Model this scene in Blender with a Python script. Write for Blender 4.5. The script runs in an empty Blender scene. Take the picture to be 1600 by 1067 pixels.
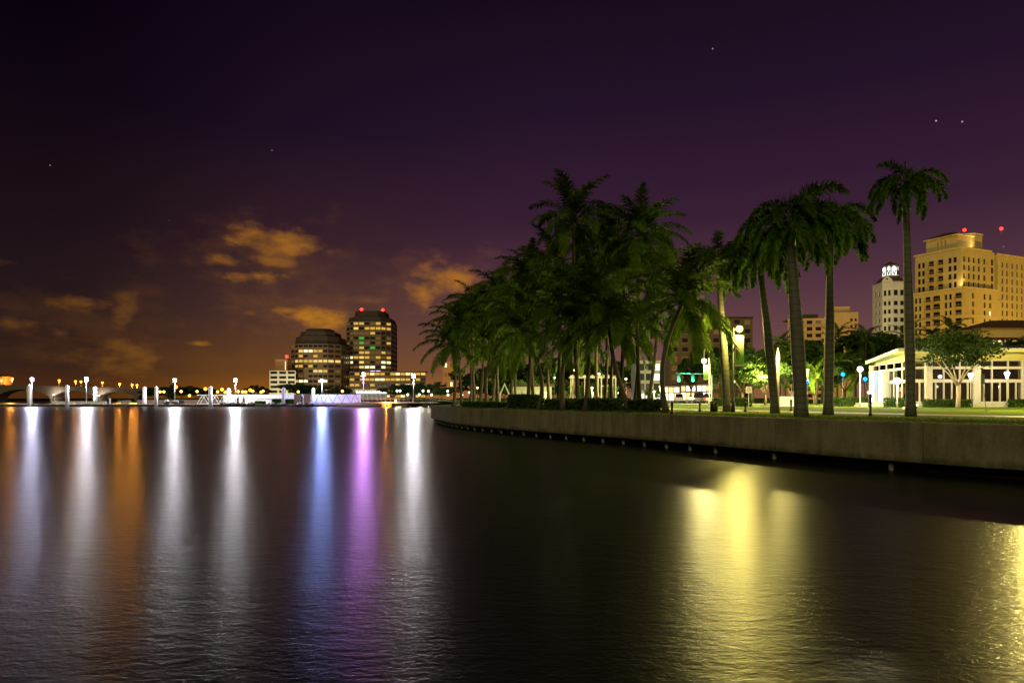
import bpy, bmesh, math, random
from mathutils import Vector, Matrix
R = math.radians
scene = bpy.context.scene
COL = scene.collection
HF, HOR, CAMH = 1066.7, 621.0, 3.0

# ------------------------------------------------------------------ camera, sky, moon-glow, exposure
cam_d = bpy.data.cameras.new('camera'); cam = bpy.data.objects.new('camera', cam_d); COL.objects.link(cam)
cam.location = (0, 0, CAMH); cam.rotation_euler = (R(90), 0, 0)
cam_d.lens = 24; cam_d.sensor_width = 36; cam_d.shift_y = 0.0547; cam_d.clip_end = 6000; cam_d.clip_start = 0.1
scene.camera = cam
scene.view_settings.view_transform = 'Standard'; scene.view_settings.look = 'None'
scene.view_settings.exposure = 0.0; scene.view_settings.gamma = 1.0
scene.render.engine = 'CYCLES'
cy = scene.cycles
cy.max_bounces = 5; cy.diffuse_bounces = 2; cy.glossy_bounces = 3; cy.transmission_bounces = 3
cy.transparent_max_bounces = 10; cy.sample_clamp_indirect = 2.0; cy.sample_clamp_direct = 0.0
cy.caustics_reflective = False; cy.caustics_refractive = False
cy.use_denoising = True; cy.use_light_tree = True
try: cy.denoiser = 'OPENIMAGEDENOISE'
except Exception: pass

def s2l(c):
    return tuple((v/255/12.92 if v/255 <= .04045 else ((v/255+.055)/1.055)**2.4) for v in c)

def build_world():
    w = bpy.data.worlds.new('World'); scene.world = w; w.use_nodes = True
    nt = w.node_tree; N = nt.nodes; Lk = nt.links.new
    N.clear()
    out = N.new('ShaderNodeOutputWorld'); bg = N.new('ShaderNodeBackground'); Lk(bg.outputs[0], out.inputs[0])
    tc = N.new('ShaderNodeTexCoord'); sep = N.new('ShaderNodeSeparateXYZ'); Lk(tc.outputs['Generated'], sep.inputs[0])
    def M(op, a, b=None, c=None, clamp=False):
        n = N.new('ShaderNodeMath'); n.operation = op; n.use_clamp = clamp
        for i, v in enumerate((a, b, c)):
            if v is None: continue
            if isinstance(v, (int, float)): n.inputs[i].default_value = v
            else: Lk(v, n.inputs[i])
        return n.outputs[0]
    az = M('ARCTAN2', sep.outputs[0], sep.outputs[1])            # 0 straight ahead, + to the right
    el = M('ARCSINE', sep.outputs[2])
    def ramp(fac, stops):
        r = N.new('ShaderNodeValToRGB'); Lk(fac, r.inputs[0]); e = r.color_ramp.elements
        r.color_ramp.interpolation = 'EASE' if len(stops) < 3 else 'LINEAR'
        for i, (p, c) in enumerate(stops):
            x = e[i] if i < 2 else e.new(p)
            x.position = p; x.color = (*s2l(c), 1)
        return r.outputs[0]
    t = M('MULTIPLY', M('ABSOLUTE', el), 1/R(34))
    left = ramp(t, [(0, (80, 44, 18)), (.06, (56, 34, 24)), (.18, (38, 24, 26)), (.36, (29, 16, 23)), (.62, (14, 6, 17)), (.9, (6, 0, 11))])
    mid = ramp(t, [(0, (172, 104, 20)), (.06, (120, 75, 34)), (.19, (88, 57, 47)), (.36, (56, 33, 42)), (.6, (32, 17, 36)), (.88, (21, 10, 24))])
    right = ramp(t, [(0, (140, 92, 62)), (.1, (112, 76, 72)), (.25, (84, 53, 64)), (.42, (56, 31, 52)), (.66, (36, 19, 40)), (.9, (23, 11, 26))])
    def mix(fac, a, b):
        n = N.new('ShaderNodeMix'); n.data_type = 'RGBA'; Lk(fac, n.inputs[0]); Lk(a, n.inputs[6]); Lk(b, n.inputs[7]); return n.outputs[2]
    def smooth(v, a, b):
        n = N.new('ShaderNodeMapRange'); n.interpolation_type = 'SMOOTHSTEP'; Lk(v, n.inputs[0])
        n.inputs[1].default_value = a; n.inputs[2].default_value = b; return n.outputs[0]
    col = mix(smooth(az, R(-35), R(-11)), left, mid)
    col = mix(smooth(az, R(-16), R(6)), col, right)
    # thin drifting cloud scraps, lit from below by the town
    comb = N.new('ShaderNodeCombineXYZ'); Lk(az, comb.inputs[0]); Lk(M('MULTIPLY', el, 1.9), comb.inputs[1])
    nz = N.new('ShaderNodeTexNoise'); nz.inputs['Scale'].default_value = 17; nz.inputs['Detail'].default_value = 6; nz.inputs['Roughness'].default_value = .58
    Lk(comb.outputs[0], nz.inputs['Vector'])
    nv = nz.outputs[0]
    clouds = [(440, 376, 62, 24, 1.0), (350, 408, 34, 13, .75), (425, 408, 46, 10, .6), (402, 431, 50, 11, 1.0), (700, 440, 56, 30, 1.05), (660, 458, 26, 26, .9),
              (484, 494, 50, 20, 1.15), (452, 486, 30, 8, .8), (190, 492, 24, 32, .26), (140, 474, 46, 14, .34), (25, 511, 40, 15, .28),
              (95, 520, 22, 12, .3), (311, 537, 20, 5, .6), (391, 489, 14, 6, .25), (180, 560, 60, 30, .3), (575, 470, 40, 10, .3)]
    clouds += [(420, 402, 130, 62, .12), (150, 505, 150, 62, .07), (485, 492, 120, 42, .17), (695, 448, 100, 54, .18), (300, 560, 200, 40, .04)]
    # the cloud field goes on to both sides of the frame
    clouds += [(-260, 470, 90, 24, .5), (-520, 420, 80, 30, .5), (1900, 450, 90, 26, .7), (2300, 400, 80, 30, .6)]
    acc = None
    for (px, py, rx, ry, s) in clouds:
        if 0 <= px <= 1600:
            a0 = math.atan2(px-800, HF); e0 = math.atan2(HOR-py, math.hypot(px-800, HF)); k = math.cos(a0)/HF
        else:
            a0 = math.atan((px-800)/HF) if abs(px-800) < 900 else math.copysign(R(50), px-800)*(abs(px-800)/1300); e0 = R(9); k = .7/HF
        dx = M('MULTIPLY', M('SUBTRACT', az, a0), 1/(rx*k)); dy = M('MULTIPLY', M('SUBTRACT', el, e0), 1/(ry*k))
        d2 = M('ADD', M('MULTIPLY', dx, dx), M('MULTIPLY', dy, dy))
        d = M('SUBTRACT', 1.25, M('SQRT', d2))
        m = M('MULTIPLY', smooth(M('ADD', d, M('MULTIPLY', M('SUBTRACT', nv, .5), 3.8)), -.05, 1.55), s*.72)
        acc = m if acc is None else M('MAXIMUM', acc, m)
    ccol = ramp(t, [(0, (214, 138, 20)), (.3, (186, 118, 28)), (.5, (150, 96, 44)), (1, (70, 45, 50))])
    col = mix(acc, col, ccol)
    # stars
    vo = N.new('ShaderNodeTexVoronoi'); vo.inputs['Scale'].default_value = 26; Lk(tc.outputs['Generated'], vo.inputs['Vector'])
    sp = N.new('ShaderNodeSeparateColor'); Lk(vo.outputs['Color'], sp.inputs[0])
    star = M('MULTIPLY', M('LESS_THAN', vo.outputs['Distance'], .026), M('GREATER_THAN', sp.outputs[0], .48))
    star = M('MULTIPLY', star, M('MULTIPLY', sp.outputs[1], smooth(el, R(8), R(16))))
    sc_ = N.new('ShaderNodeMix'); sc_.data_type = 'RGBA'; sc_.blend_type = 'ADD'; Lk(M('MULTIPLY', star, .8), sc_.inputs[0]); Lk(col, sc_.inputs[6]); sc_.inputs[7].default_value = (.55, .6, 1, 1)
    Lk(sc_.outputs[2], bg.inputs[0]); bg.inputs[1].default_value = 1.0
    w.cycles.sampling_method = 'MANUAL'; w.cycles.sample_map_resolution = 256
build_world()
sun_d = bpy.data.lights.new('sun', 'SUN'); sun = bpy.data.objects.new('sun', sun_d); COL.objects.link(sun)
sun_d.energy = 0.86; sun_d.angle = R(25); sun_d.color = (1, .9, .44)
sun.rotation_euler = (R(62), 0, R(-24))       # low glow of the town behind the camera
SUN_E = sun_d

# ------------------------------------------------------------------ helpers
def X(px, d): return (px-800)/HF*d
def Z(py, d): return CAMH+(HOR-py)*d/HF
GZ = 2.02                                     # park level
ORD = ['first','second','third','fourth','fifth','sixth','seventh','eighth','ninth','tenth','eleventh','twelfth','thirteenth','fourteenth','fifteenth','sixteenth','seventeenth','eighteenth','nineteenth','twentieth','twenty-first','twenty-second','twenty-third','twenty-fourth','twenty-fifth','twenty-sixth','twenty-seventh','twenty-eighth','twenty-ninth','thirtieth']
MATS = {}
def mat(name, col, rough=.6, var=.25, scale=3.0, bump=0.0, metal=0.0, spec=.3, col2=None, coord='Object', stretch=(1,1,1)):
    if name in MATS: return MATS[name]
    m = bpy.data.materials.new(name); m.use_nodes = True; nt = m.node_tree; N = nt.nodes; Lk = nt.links.new
    b = N['Principled BSDF']; b.inputs['Roughness'].default_value = rough; b.inputs['Metallic'].default_value = metal
    b.inputs['Specular IOR Level'].default_value = spec
    if var > 0:
        tc = N.new('ShaderNodeTexCoord'); mp = N.new('ShaderNodeMapping'); mp.inputs['Scale'].default_value = stretch
        Lk(tc.outputs[coord], mp.inputs[0])
        nz = N.new('ShaderNodeTexNoise'); nz.inputs['Scale'].default_value = scale; nz.inputs['Detail'].default_value = 6; nz.inputs['Roughness'].default_value = .65
        Lk(mp.outputs[0], nz.inputs['Vector'])
        r = N.new('ShaderNodeValToRGB'); e = r.color_ramp.elements
        c2 = col2 or tuple(c*(1-var) for c in col)
        e[0].position = .3; e[1].position = .7; e[0].color = (*c2, 1); e[1].color = (*(tuple(min(1, c*(1+var*.5)) for c in col)), 1)
        Lk(nz.outputs[0], r.inputs[0]); Lk(r.outputs[0], b.inputs['Base Color'])
        if bump > 0:
            bp = N.new('ShaderNodeBump'); bp.inputs['Strength'].default_value = bump; bp.inputs['Distance'].default_value = .05
            Lk(nz.outputs[0], bp.inputs['Height']); Lk(bp.outputs[0], b.inputs['Normal'])
    else:
        b.inputs['Base Color'].default_value = (*col, 1)
    MATS[name] = m; return m
EM = {}
def emis(name, col, s, sample=True):
    EM[name] = (col, s)
    if name in MATS: return MATS[name]
    m = bpy.data.materials.new(name); m.use_nodes = True; nt = m.node_tree; nt.nodes.clear()
    o = nt.nodes.new('ShaderNodeOutputMaterial'); e = nt.nodes.new('ShaderNodeEmission')
    e.inputs[0].default_value = (*col, 1); e.inputs[1].default_value = s; nt.links.new(e.outputs[0], o.inputs[0])
    m.cycles.emission_sampling = 'FRONT' if sample else 'NONE'
    MATS[name] = m; return m
def glow_globe(t, name, loc, r, em, mb=None, smooth=True):
    """thin glowing glass shell with the lamp's own light inside"""
    col, L = EM[em.name]; mb = mb or MB().ball(loc, r, 2)
    if L <= 20: return mb.build(name, em, t, smooth)
    k = 'glow_'+em.name
    if k not in MATS:
        m = bpy.data.materials.new(k); m.use_nodes = True; nt = m.node_tree; N = nt.nodes; N.clear(); o = N.new('ShaderNodeOutputMaterial'); e = N.new('ShaderNodeEmission'); tr = N.new('ShaderNodeBsdfTransparent'); a = N.new('ShaderNodeAddShader')
        mx_ = max(col); e.inputs[0].default_value = (*[c/mx_ for c in col], 1); e.inputs[1].default_value = 2.2; nt.links.new(e.outputs[0], a.inputs[0]); nt.links.new(tr.outputs[0], a.inputs[1]); nt.links.new(a.outputs[0], o.inputs[0]); m.cycles.emission_sampling = 'NONE'; MATS[k] = m
    ob = mb.build(name, MATS[k], t, smooth)
    ld = bpy.data.lights.new('lamp_light', 'POINT'); ld.energy = 4*math.pi**2*r*r*L; ld.color = col; ld.shadow_soft_size = r*.85
    lo = bpy.data.objects.new('lamp_light', ld); COL.objects.link(lo); lo.parent = t; lo.location = loc
    return ob
def leafmat(name, col, trans=.35):
    if name in MATS: return MATS[name]
    m = mat(name, col, .6, .5, 1.3, spec=.08)
    nt = m.node_tree; N = nt.nodes; Lk = nt.links.new; b = N['Principled BSDF']; out = N['Material Output']
    t = N.new('ShaderNodeBsdfTranslucent'); mx = N.new('ShaderNodeMixShader'); mx.inputs[0].default_value = trans
    src = b.inputs['Base Color'].links[0].from_socket; Lk(src, t.inputs[0])
    Lk(b.outputs[0], mx.inputs[1]); Lk(t.outputs[0], mx.inputs[2]); Lk(mx.outputs[0], out.inputs[0])
    return m
def glassmat(name, tint, rough=.03, opac=.0, base=(.02,.02,.025)):
    if name in MATS: return MATS[name]
    m = bpy.data.materials.new(name); m.use_nodes = True; nt = m.node_tree; N = nt.nodes; Lk = nt.links.new; N.clear()
    o = N.new('ShaderNodeOutputMaterial'); tr = N.new('ShaderNodeBsdfTransparent'); tr.inputs[0].default_value = (*tint, 1)
    gl = N.new('ShaderNodeBsdfGlossy'); gl.inputs['Roughness'].default_value = rough
    fr = N.new('ShaderNodeFresnel'); fr.inputs[0].default_value = 1.6
    mx = N.new('ShaderNodeMixShader'); Lk(fr.outputs[0], mx.inputs[0]); Lk(tr.outputs[0], mx.inputs[1]); Lk(gl.outputs[0], mx.inputs[2])
    Lk(mx.outputs[0], o.inputs[0]); MATS[name] = m; return m

class MB:
    def __init__(s): s.v = []; s.f = []
    def add(s, vs, fs):
        o = len(s.v); s.v += [tuple(v) for v in vs]; s.f += [tuple(i+o for i in f) for f in fs]; return s
    def box(s, c, sz, rz=0):
        cx, cy_, cz = c; hx, hy, hz = sz[0]/2, sz[1]/2, sz[2]/2; ca, sa = math.cos(rz), math.sin(rz); vs = []
        for z in (-hz, hz):
            for x, y in ((-hx,-hy),(hx,-hy),(hx,hy),(-hx,hy)):
                vs.append((cx+x*ca-y*sa, cy_+x*sa+y*ca, cz+z))
        return s.add(vs, [(3,2,1,0),(4,5,6,7),(0,1,5,4),(1,2,6,5),(2,3,7,6),(3,0,4,7)])
    def prism(s, poly, z0, z1):
        n = len(poly); f0 = z0 if callable(z0) else (lambda i: z0); f1 = z1 if callable(z1) else (lambda i: z1)
        vs = [(p[0], p[1], f0(i)) for i, p in enumerate(poly)]+[(p[0], p[1], f1(i)) for i, p in enumerate(poly)]
        return s.add(vs, [tuple(range(n-1, -1, -1)), tuple(range(n, 2*n))]+[(i, (i+1) % n, (i+1) % n+n, i+n) for i in range(n)])
    def frustum(s, p0, p1, z0, z1):
        n = len(p0); vs = [(p[0], p[1], z0) for p in p0]+[(p[0], p[1], z1) for p in p1]
        return s.add(vs, [tuple(range(n-1, -1, -1)), tuple(range(n, 2*n))]+[(i, (i+1) % n, (i+1) % n+n, i+n) for i in range(n)])
    def tube(s, pts, rad, n=8, caps=True):
        pts = [Vector(p) for p in pts]; vs = []; fs = []; up = Vector((0, 0, 1)); pa = None
        for i, p in enumerate(pts):
            t = (pts[min(i+1, len(pts)-1)]-pts[max(i-1, 0)]).normalized()
            if pa is None:
                pa = t.cross(Vector((0, 1, 0)) if abs(t.z) > .9 else up).normalized()
            a = (pa-t*pa.dot(t)).normalized(); pa = a; b = t.cross(a); r = rad[i] if hasattr(rad, '__len__') else rad
            for k in range(n):
                an = 2*math.pi*k/n; vs.append(p+a*math.cos(an)*r+b*math.sin(an)*r)
        for i in range(len(pts)-1):
            for k in range(n):
                k2 = (k+1) % n; fs.append((i*n+k, i*n+k2, (i+1)*n+k2, (i+1)*n+k))
        if caps: fs.append(tuple(range(n-1, -1, -1))); fs.append(tuple(range((len(pts)-1)*n, len(pts)*n)))
        return s.add(vs, fs)
    def lathe(s, c, prof, n=12):
        vs = []; fs = []
        for r, z in prof:
            for k in range(n):
                a = 2*math.pi*k/n; vs.append((c[0]+r*math.cos(a), c[1]+r*math.sin(a), c[2]+z))
        for i in range(len(prof)-1):
            for k in range(n):
                k2 = (k+1) % n; fs.append((i*n+k, i*n+k2, (i+1)*n+k2, (i+1)*n+k))
        fs.append(tuple(range(n-1, -1, -1))); fs.append(tuple(range((len(prof)-1)*n, len(prof)*n)))
        return s.add(vs, fs)
    def ball(s, c, r, sub=2, sz=1.0):
        bm = bmesh.new(); bmesh.ops.create_icosphere(bm, subdivisions=sub, radius=r)
        vs = [(c[0]+v.co.x, c[1]+v.co.y, c[2]+v.co.z*sz) for v in bm.verts]; fs = [tuple(v.index for v in f.verts) for f in bm.faces]
        bm.free(); return s.add(vs, fs)
    def mesh(s, name, m, smooth=False):
        me = bpy.data.meshes.new(name); me.from_pydata(s.v, [], s.f); me.materials.append(m)
        if smooth:
            for p in me.polygons: p.use_smooth = True
        me.update(); return me
    def build(s, name, m, parent=None, smooth=False, loc=(0, 0, 0), rz=0):
        return link(name, s.mesh(name, m, smooth), parent, loc, rz)
def link(name, me, parent=None, loc=(0, 0, 0), rz=0, rot=None, scale=None):
    o = bpy.data.objects.new(name, me); COL.objects.link(o); o.parent = parent; o.location = loc
    o.rotation_euler = rot if rot is not None else (0, 0, rz)
    if scale is not None: o.scale = (scale,)*3 if isinstance(scale, (int, float)) else scale
    return o
def tag(o, label, cat, group=None):
    o['label'] = label; o['category'] = cat
    if group: o['group'] = group
    return o
def thing(name, label, cat, loc=(0, 0, 0), rz=0, group=None):
    return tag(link(name, None, None, loc, rz), label, cat, group)
def struct(o): o['kind'] = 'structure'; return o
def copy_tree(o, parent=None):
    c = o.copy(); COL.objects.link(c); c.parent = parent
    for ch in list(o.children): copy_tree(ch, c)
    return c

# materials
CONC = mat('concrete_wall', (.25, .215, .15), .85, .45, .9, .35, coord='Object', stretch=(1.6, 1.6, .5))
def wall_mat():
    m = bpy.data.materials.new('stained_seawall'); m.use_nodes = True; nt = m.node_tree; N = nt.nodes; Lk = nt.links.new; b = N['Principled BSDF']; b.inputs['Roughness'].default_value = .85; b.inputs['Specular IOR Level'].default_value = .2
    tc = N.new('ShaderNodeTexCoord')
    def nz(sc, det, st):
        mp = N.new('ShaderNodeMapping'); mp.inputs['Scale'].default_value = st; Lk(tc.outputs['Object'], mp.inputs[0]); n = N.new('ShaderNodeTexNoise'); n.inputs['Scale'].default_value = sc; n.inputs['Detail'].default_value = det; n.inputs['Roughness'].default_value = .65; Lk(mp.outputs[0], n.inputs['Vector']); return n.outputs[0]
    def ramp(f, a, b_, p0=.35, p1=.65):
        r = N.new('ShaderNodeValToRGB'); Lk(f, r.inputs[0]); e = r.color_ramp.elements; e[0].position = p0; e[1].position = p1; e[0].color = (*a, 1); e[1].color = (*b_, 1); return r.outputs[0]
    def mul(a, b_):
        x = N.new('ShaderNodeMix'); x.data_type = 'RGBA'; x.blend_type = 'MULTIPLY'; x.inputs[0].default_value = 1; Lk(a, x.inputs[6]); Lk(b_, x.inputs[7]); return x.outputs[2]
    base = ramp(nz(.45, 5, (1, 1, 1)), (.15, .127, .08), (.225, .195, .125))
    runs = ramp(nz(2.2, 5, (1, 1, .12)), (.62, .6, .56), (1, 1, 1), .30, .58)
    grit = ramp(nz(9, 4, (1, 1, 1)), (.8, .8, .8), (1.0, 1.0, 1.0))
    sp = N.new('ShaderNodeSeparateXYZ'); Lk(tc.outputs['Object'], sp.inputs[0]); w = N.new('ShaderNodeMath'); w.operation = 'MULTIPLY_ADD'; Lk(nz(1.3, 4, (1, 1, .5)), w.inputs[0]); w.inputs[1].default_value = -.7; Lk(sp.outputs[2], w.inputs[2])
    tide = ramp(w.outputs[0], (.45, .48, .36), (1, 1, 1), .10, .32)
    Lk(mul(mul(mul(base, runs), grit), tide), b.inputs['Base Color'])
    bp = N.new('ShaderNodeBump'); bp.inputs['Strength'].default_value = .4; bp.inputs['Distance'].default_value = .04; Lk(nz(6, 5, (1, 1, 1)), bp.inputs['Height']); Lk(bp.outputs[0], b.inputs['Normal'])
    return m
CONC = wall_mat()
DARKC = mat('weathered_concrete', (.10, .09, .07), .9, .4, 2, .3)
PALE = mat('pale_concrete', (.5, .47, .4), .8, .25, 1.5, .2)
WHITE = mat('white_paint', (.78, .78, .76), .5, .08, 2)
BLACK = mat('black_metal', (.02, .02, .022), .45, .2, 6, metal=.3)
STEEL = mat('grey_steel', (.35, .36, .37), .4, .15, 5, metal=.6)
GRASS = mat('grass', (.115, .165, .010), .95, .45, 1.6, .8, spec=.03, col2=(.065, .10, .006))
PATHM = mat('path_paving', (.42, .35, .25), .6, .25, 2.2, .2)
ASPH = mat('asphalt', (.05, .05, .05), .75, .3, 3, .3)
TRUNK = mat('palm_trunk', (.095, .08, .055), .85, .5, 5, .8, stretch=(1, 1, 5))
ROYT = mat('royal_trunk', (.125, .12, .09), .75, .35, 3, .4, stretch=(1, 1, 4))
SHAFT = mat('crownshaft_green', (.09, .13, .04), .5, .3, 4, stretch=(2, 2, .4))
BARK = mat('bark', (.16, .11, .07), .9, .5, 6, .8)
def add_rings(m, scale, dark, strength):
    nt = m.node_tree; N = nt.nodes; Lk = nt.links.new; b = N['Principled BSDF']; tc = N.new('ShaderNodeTexCoord'); w = N.new('ShaderNodeTexWave'); w.wave_type = 'BANDS'; w.bands_direction = 'Z'; w.wave_profile = 'SAW'
    w.inputs['Scale'].default_value = scale; w.inputs['Distortion'].default_value = 1.6; w.inputs['Detail'].default_value = 3; w.inputs['Detail Scale'].default_value = 2.5; Lk(tc.outputs['Object'], w.inputs['Vector'])
    r = N.new('ShaderNodeValToRGB'); e = r.color_ramp.elements; e[0].position = .0; e[0].color = (dark, dark, dark, 1); e[1].position = .35; e[1].color = (1, 1, 1, 1); Lk(w.outputs[1], r.inputs[0])
    src = b.inputs['Base Color'].links[0].from_socket; x = N.new('ShaderNodeMix'); x.data_type = 'RGBA'; x.blend_type = 'MULTIPLY'; x.inputs[0].default_value = 1; Lk(src, x.inputs[6]); Lk(r.outputs[0], x.inputs[7]); Lk(x.outputs[2], b.inputs['Base Color'])
    old = b.inputs['Normal'].links[0].from_socket; bp = N.new('ShaderNodeBump'); bp.inputs['Strength'].default_value = strength; bp.inputs['Distance'].default_value = .03; Lk(w.outputs[1], bp.inputs['Height']); Lk(old, bp.inputs['Normal']); Lk(bp.outputs[0], b.inputs['Normal'])
add_rings(TRUNK, 1.7, .45, .8); add_rings(ROYT, .9, .6, .4)
FROND = leafmat('palm_frond', (.078, .135, .014), .45)
ROYF = leafmat('royal_frond', (.062, .12, .014), .45)
LEAF = leafmat('tree_leaf', (.06, .11, .022))
HEDGE = leafmat('hedge_leaf', (.045, .085, .018))
ROOFT = mat('roof_tile', (.12, .05, .03), .8, .4, 4, .4)

# ------------------------------------------------------------------ water
def water_mat():
    m = bpy.data.materials.new('harbour_water'); m.use_nodes = True; nt = m.node_tree; N = nt.nodes; Lk = nt.links.new
    b = N['Principled BSDF']; b.inputs['Base Color'].default_value = (.005, .006, .004, 1)
    b.inputs['IOR'].default_value = 1.33; b.inputs['Roughness'].default_value = .275; b.inputs['Specular IOR Level'].default_value = .5
    tc = N.new('ShaderNodeTexCoord')
    def nz(sx, sy, det, dist=0):
        mp = N.new('ShaderNodeMapping'); mp.inputs['Scale'].default_value = (sx, sy, 1); mp.inputs['Rotation'].default_value = (0, 0, R(-7)); Lk(tc.outputs['Object'], mp.inputs[0])
        n = N.new('ShaderNodeTexNoise'); n.inputs['Scale'].default_value = 1; n.inputs['Detail'].default_value = det; n.inputs['Roughness'].default_value = .6
        n.inputs['Distortion'].default_value = dist; Lk(mp.outputs[0], n.inputs['Vector']); return n.outputs[0]
    def bump(h, dist, prev=None):
        p = N.new('ShaderNodeBump'); p.inputs['Strength'].default_value = 1; p.inputs['Distance'].default_value = dist; Lk(h, p.inputs['Height'])
        if prev: Lk(prev, p.inputs['Normal'])
        return p.outputs[0]
    n0 = bump(nz(.55, 1.15, 2, .5), .012)
    n1 = bump(nz(1.9, 3.9, 3, .6), .0115, n0)
    n2 = bump(nz(5.6, 11.5, 3, .6), .0088, n1)
    n3 = bump(nz(16, 30, 2, .4), .0036, n2)
    Lk(n3, b.inputs['Normal'])
    return m
WATER = water_mat()
wm = MB(); S = 3000
wm.add([(-S, -60, 0), (S, -60, 0), (S, S, 0), (-S, S, 0)], [(0, 1, 2, 3)])
struct(wm.build('water', WATER))

# ------------------------------------------------------------------ seawall curve and ground
ctrl = [(120, -14), (70, 0), (45, 7), (30, 14), (22.6, 20), (18.3, 24.4), (15.0, 29.1), (11.0, 36.8), (7.4, 43.4), (2.4, 51.2), (-2.9, 61.5), (-5.9, 69.2), (-8.1, 77.5), (-10.0, 86.0), (-9.8, 92), (-8.6, 98), (-8.2, 110), (-14, 150), (-22, 200), (-29, 236), (-40, 262)]
def catmull(P, step):
    out = []
    for i in range(1, len(P)-2):
        p0, p1, p2, p3 = (Vector(P[i+k]) for k in (-1, 0, 1, 2)); n = max(2, int((p2-p1).length/step))
        for k in range(n):
            t = k/n; out.append(.5*((2*p1)+(p2-p0)*t+(2*p0-5*p1+4*p2-p3)*t*t+(3*p1-p0-3*p2+p3)*t**3))
    out.append(Vector(P[-2])); return out
curve = catmull([(p[0], p[1]) for p in ctrl], .6)
dense = [curve[0]]
def resample(C, step):
    out = [C[0]]; acc = 0
    for a, b in zip(C, C[1:]):
        L = (b-a).length; pos = step-acc
        while pos <= L: out.append(a+(b-a)*(pos/L)); pos += step
        acc = (acc+L) % step if L else acc
    return out
WC = resample(curve, .5)
def normal_at(i):
    t = (WC[min(i+1, len(WC)-1)]-WC[max(i-1, 0)]).normalized()
    return Vector((t.y, -t.x))                 # landward (to the right of the walk from near-right to far-left)
def off(i, d):
    n = normal_at(i); return WC[i]+n*d
poly = [off(i, .25) for i in range(0, len(WC), 3)]+[Vector(p) for p in ((-60, 262), (-145, 264), (-212, 400), (-330, 640), (-1500, 760), (-1500, 1250), (2500, 1250), (2500, -14))]
bm = bmesh.new(); f = bm.faces.new([bm.verts.new((p.x, p.y, GZ)) for p in poly]); bmesh.ops.triangulate(bm, faces=[f])
bm.normal_update()
for f in bm.faces:
    if f.normal.z < 0: f.normal_flip()
me = bpy.data.meshes.new('park_ground'); bm.to_mesh(me); bm.free(); me.materials.append(GRASS)
struct(link('park_ground', me))
def strip(name, m, i0, i1, a, b, z, step=2):
    mb = MB(); idx = list(range(i0, i1, step)); vs = []
    for i in idx:
        p, q = off(i, a), off(i, b); vs += [(p.x, p.y, z), (q.x, q.y, z)]
    mb.add(vs, [(2*k, 2*k+2, 2*k+3, 2*k+1) for k in range(len(idx)-1)]); return struct(mb.build(name, m))
def widx(d_y):                                   # index of wall point nearest depth y
    return min(range(len(WC)), key=lambda i: abs(WC[i].y-d_y))
strip('promenade_path', PATHM, 0, widx(66), 11.0, 14.0, GZ+.005)
# far-shore bulkhead
mb = MB(); mb.prism([(-145, 263.9), (-40, 261.9), (-40, 262.6), (-145, 264.6)], -.6, GZ+.05); tag(mb.build('bulkhead', mat('red_bulkhead', (.3, .2, .15), .8, .3, .6)), 'low concrete bulkhead along the far shore behind the jet ski dock', 'bulkhead')
# roads and kerbs
def sheet(name, m, pts, z): return struct(MB().add([(p[0], p[1], z) for p in pts], [tuple(range(len(pts)))]).build(name, m))
sheet('road', ASPH, [(-5, 97), (240, 97), (240, 108), (-5, 108)], GZ+.006)
sheet('side_street', ASPH, [(23.5, 108), (34, 108), (64, 230), (50, 230)], GZ+.0065)
for k in range(14):
    x0 = 0+k*6; o = MB().add([(x0, 102.4, GZ+.011), (x0+3, 102.4, GZ+.011), (x0+3, 102.6, GZ+.011), (x0, 102.6, GZ+.011)], [(0, 1, 2, 3)]).build('lane_marking', WHITE); struct(o)
struct(MB().box((117.5, 96.85, GZ+.06), (245, .3, .12)).build('kerb', PALE))

# seawall built of panels
sw = thing('seawall', 'curved weathered concrete seawall rising from the dark water', 'seawall')
i = widx(6); iend = widx(120); panel_len = 7; np_ = 0; rnd = random.Random(3)
while i < iend-panel_len:
    mb = MB(); seg = list(range(i, i+panel_len+1)); ins = .012; n = len(seg); vs = []
    for k, j in enumerate(seg):
        t = (WC[j+1]-WC[j-1]).normalized(); sh = t*(ins*1.6 if k == 0 else (-ins if k == n-1 else 0)); o_ = rnd.uniform(-.002, .006) if k == 0 else o_
        for d_, z in ((o_-.20, .42), (o_-.20, GZ-.06), (o_-.16, GZ-.002), (.3, GZ-.002), (.3, .42)):
            p = WC[j]+sh+normal_at(j)*d_; vs.append((p.x, p.y, z))
    fs = []
    for k in range(n-1):
        for q in range(5): fs.append((k*5+q, k*5+(q+1) % 5, (k+1)*5+(q+1) % 5, (k+1)*5+q))
    fs += [tuple(range(4, -1, -1)), tuple(range((n-1)*5, n*5))]
    mb.add(vs, fs).build('panel', CONC, sw); i += panel_len
mb = MB(); idx = list(range(widx(5), iend, 4)); vs = []
for j in idx:
    for z in (-1.2, .44):
        p = off(j, .75); vs.append((p.x, p.y, z))
mb.add(vs, [(2*k, 2*k+2, 2*k+3, 2*k+1) for k in range(len(idx)-1)]).build('sheet_pile_wall', mat('dark_sheet_pile', (.04, .035, .03), .8, .4, 3), sw)
pm = MB().tube([(0, 0, -1.0), (0, 0, .5)], [.1, .1], 8).mesh('pile', mat('pile_concrete', (.22, .2, .16), .8, .4, 4))
j = widx(8)
while j < iend:
    p = off(j, .28)
    if WC[j].y > 36 or j % 3 == 0: link('pile', pm, sw, (p.x, p.y, 0))
    j += 4 if WC[j].y < 75 else 3

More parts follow.
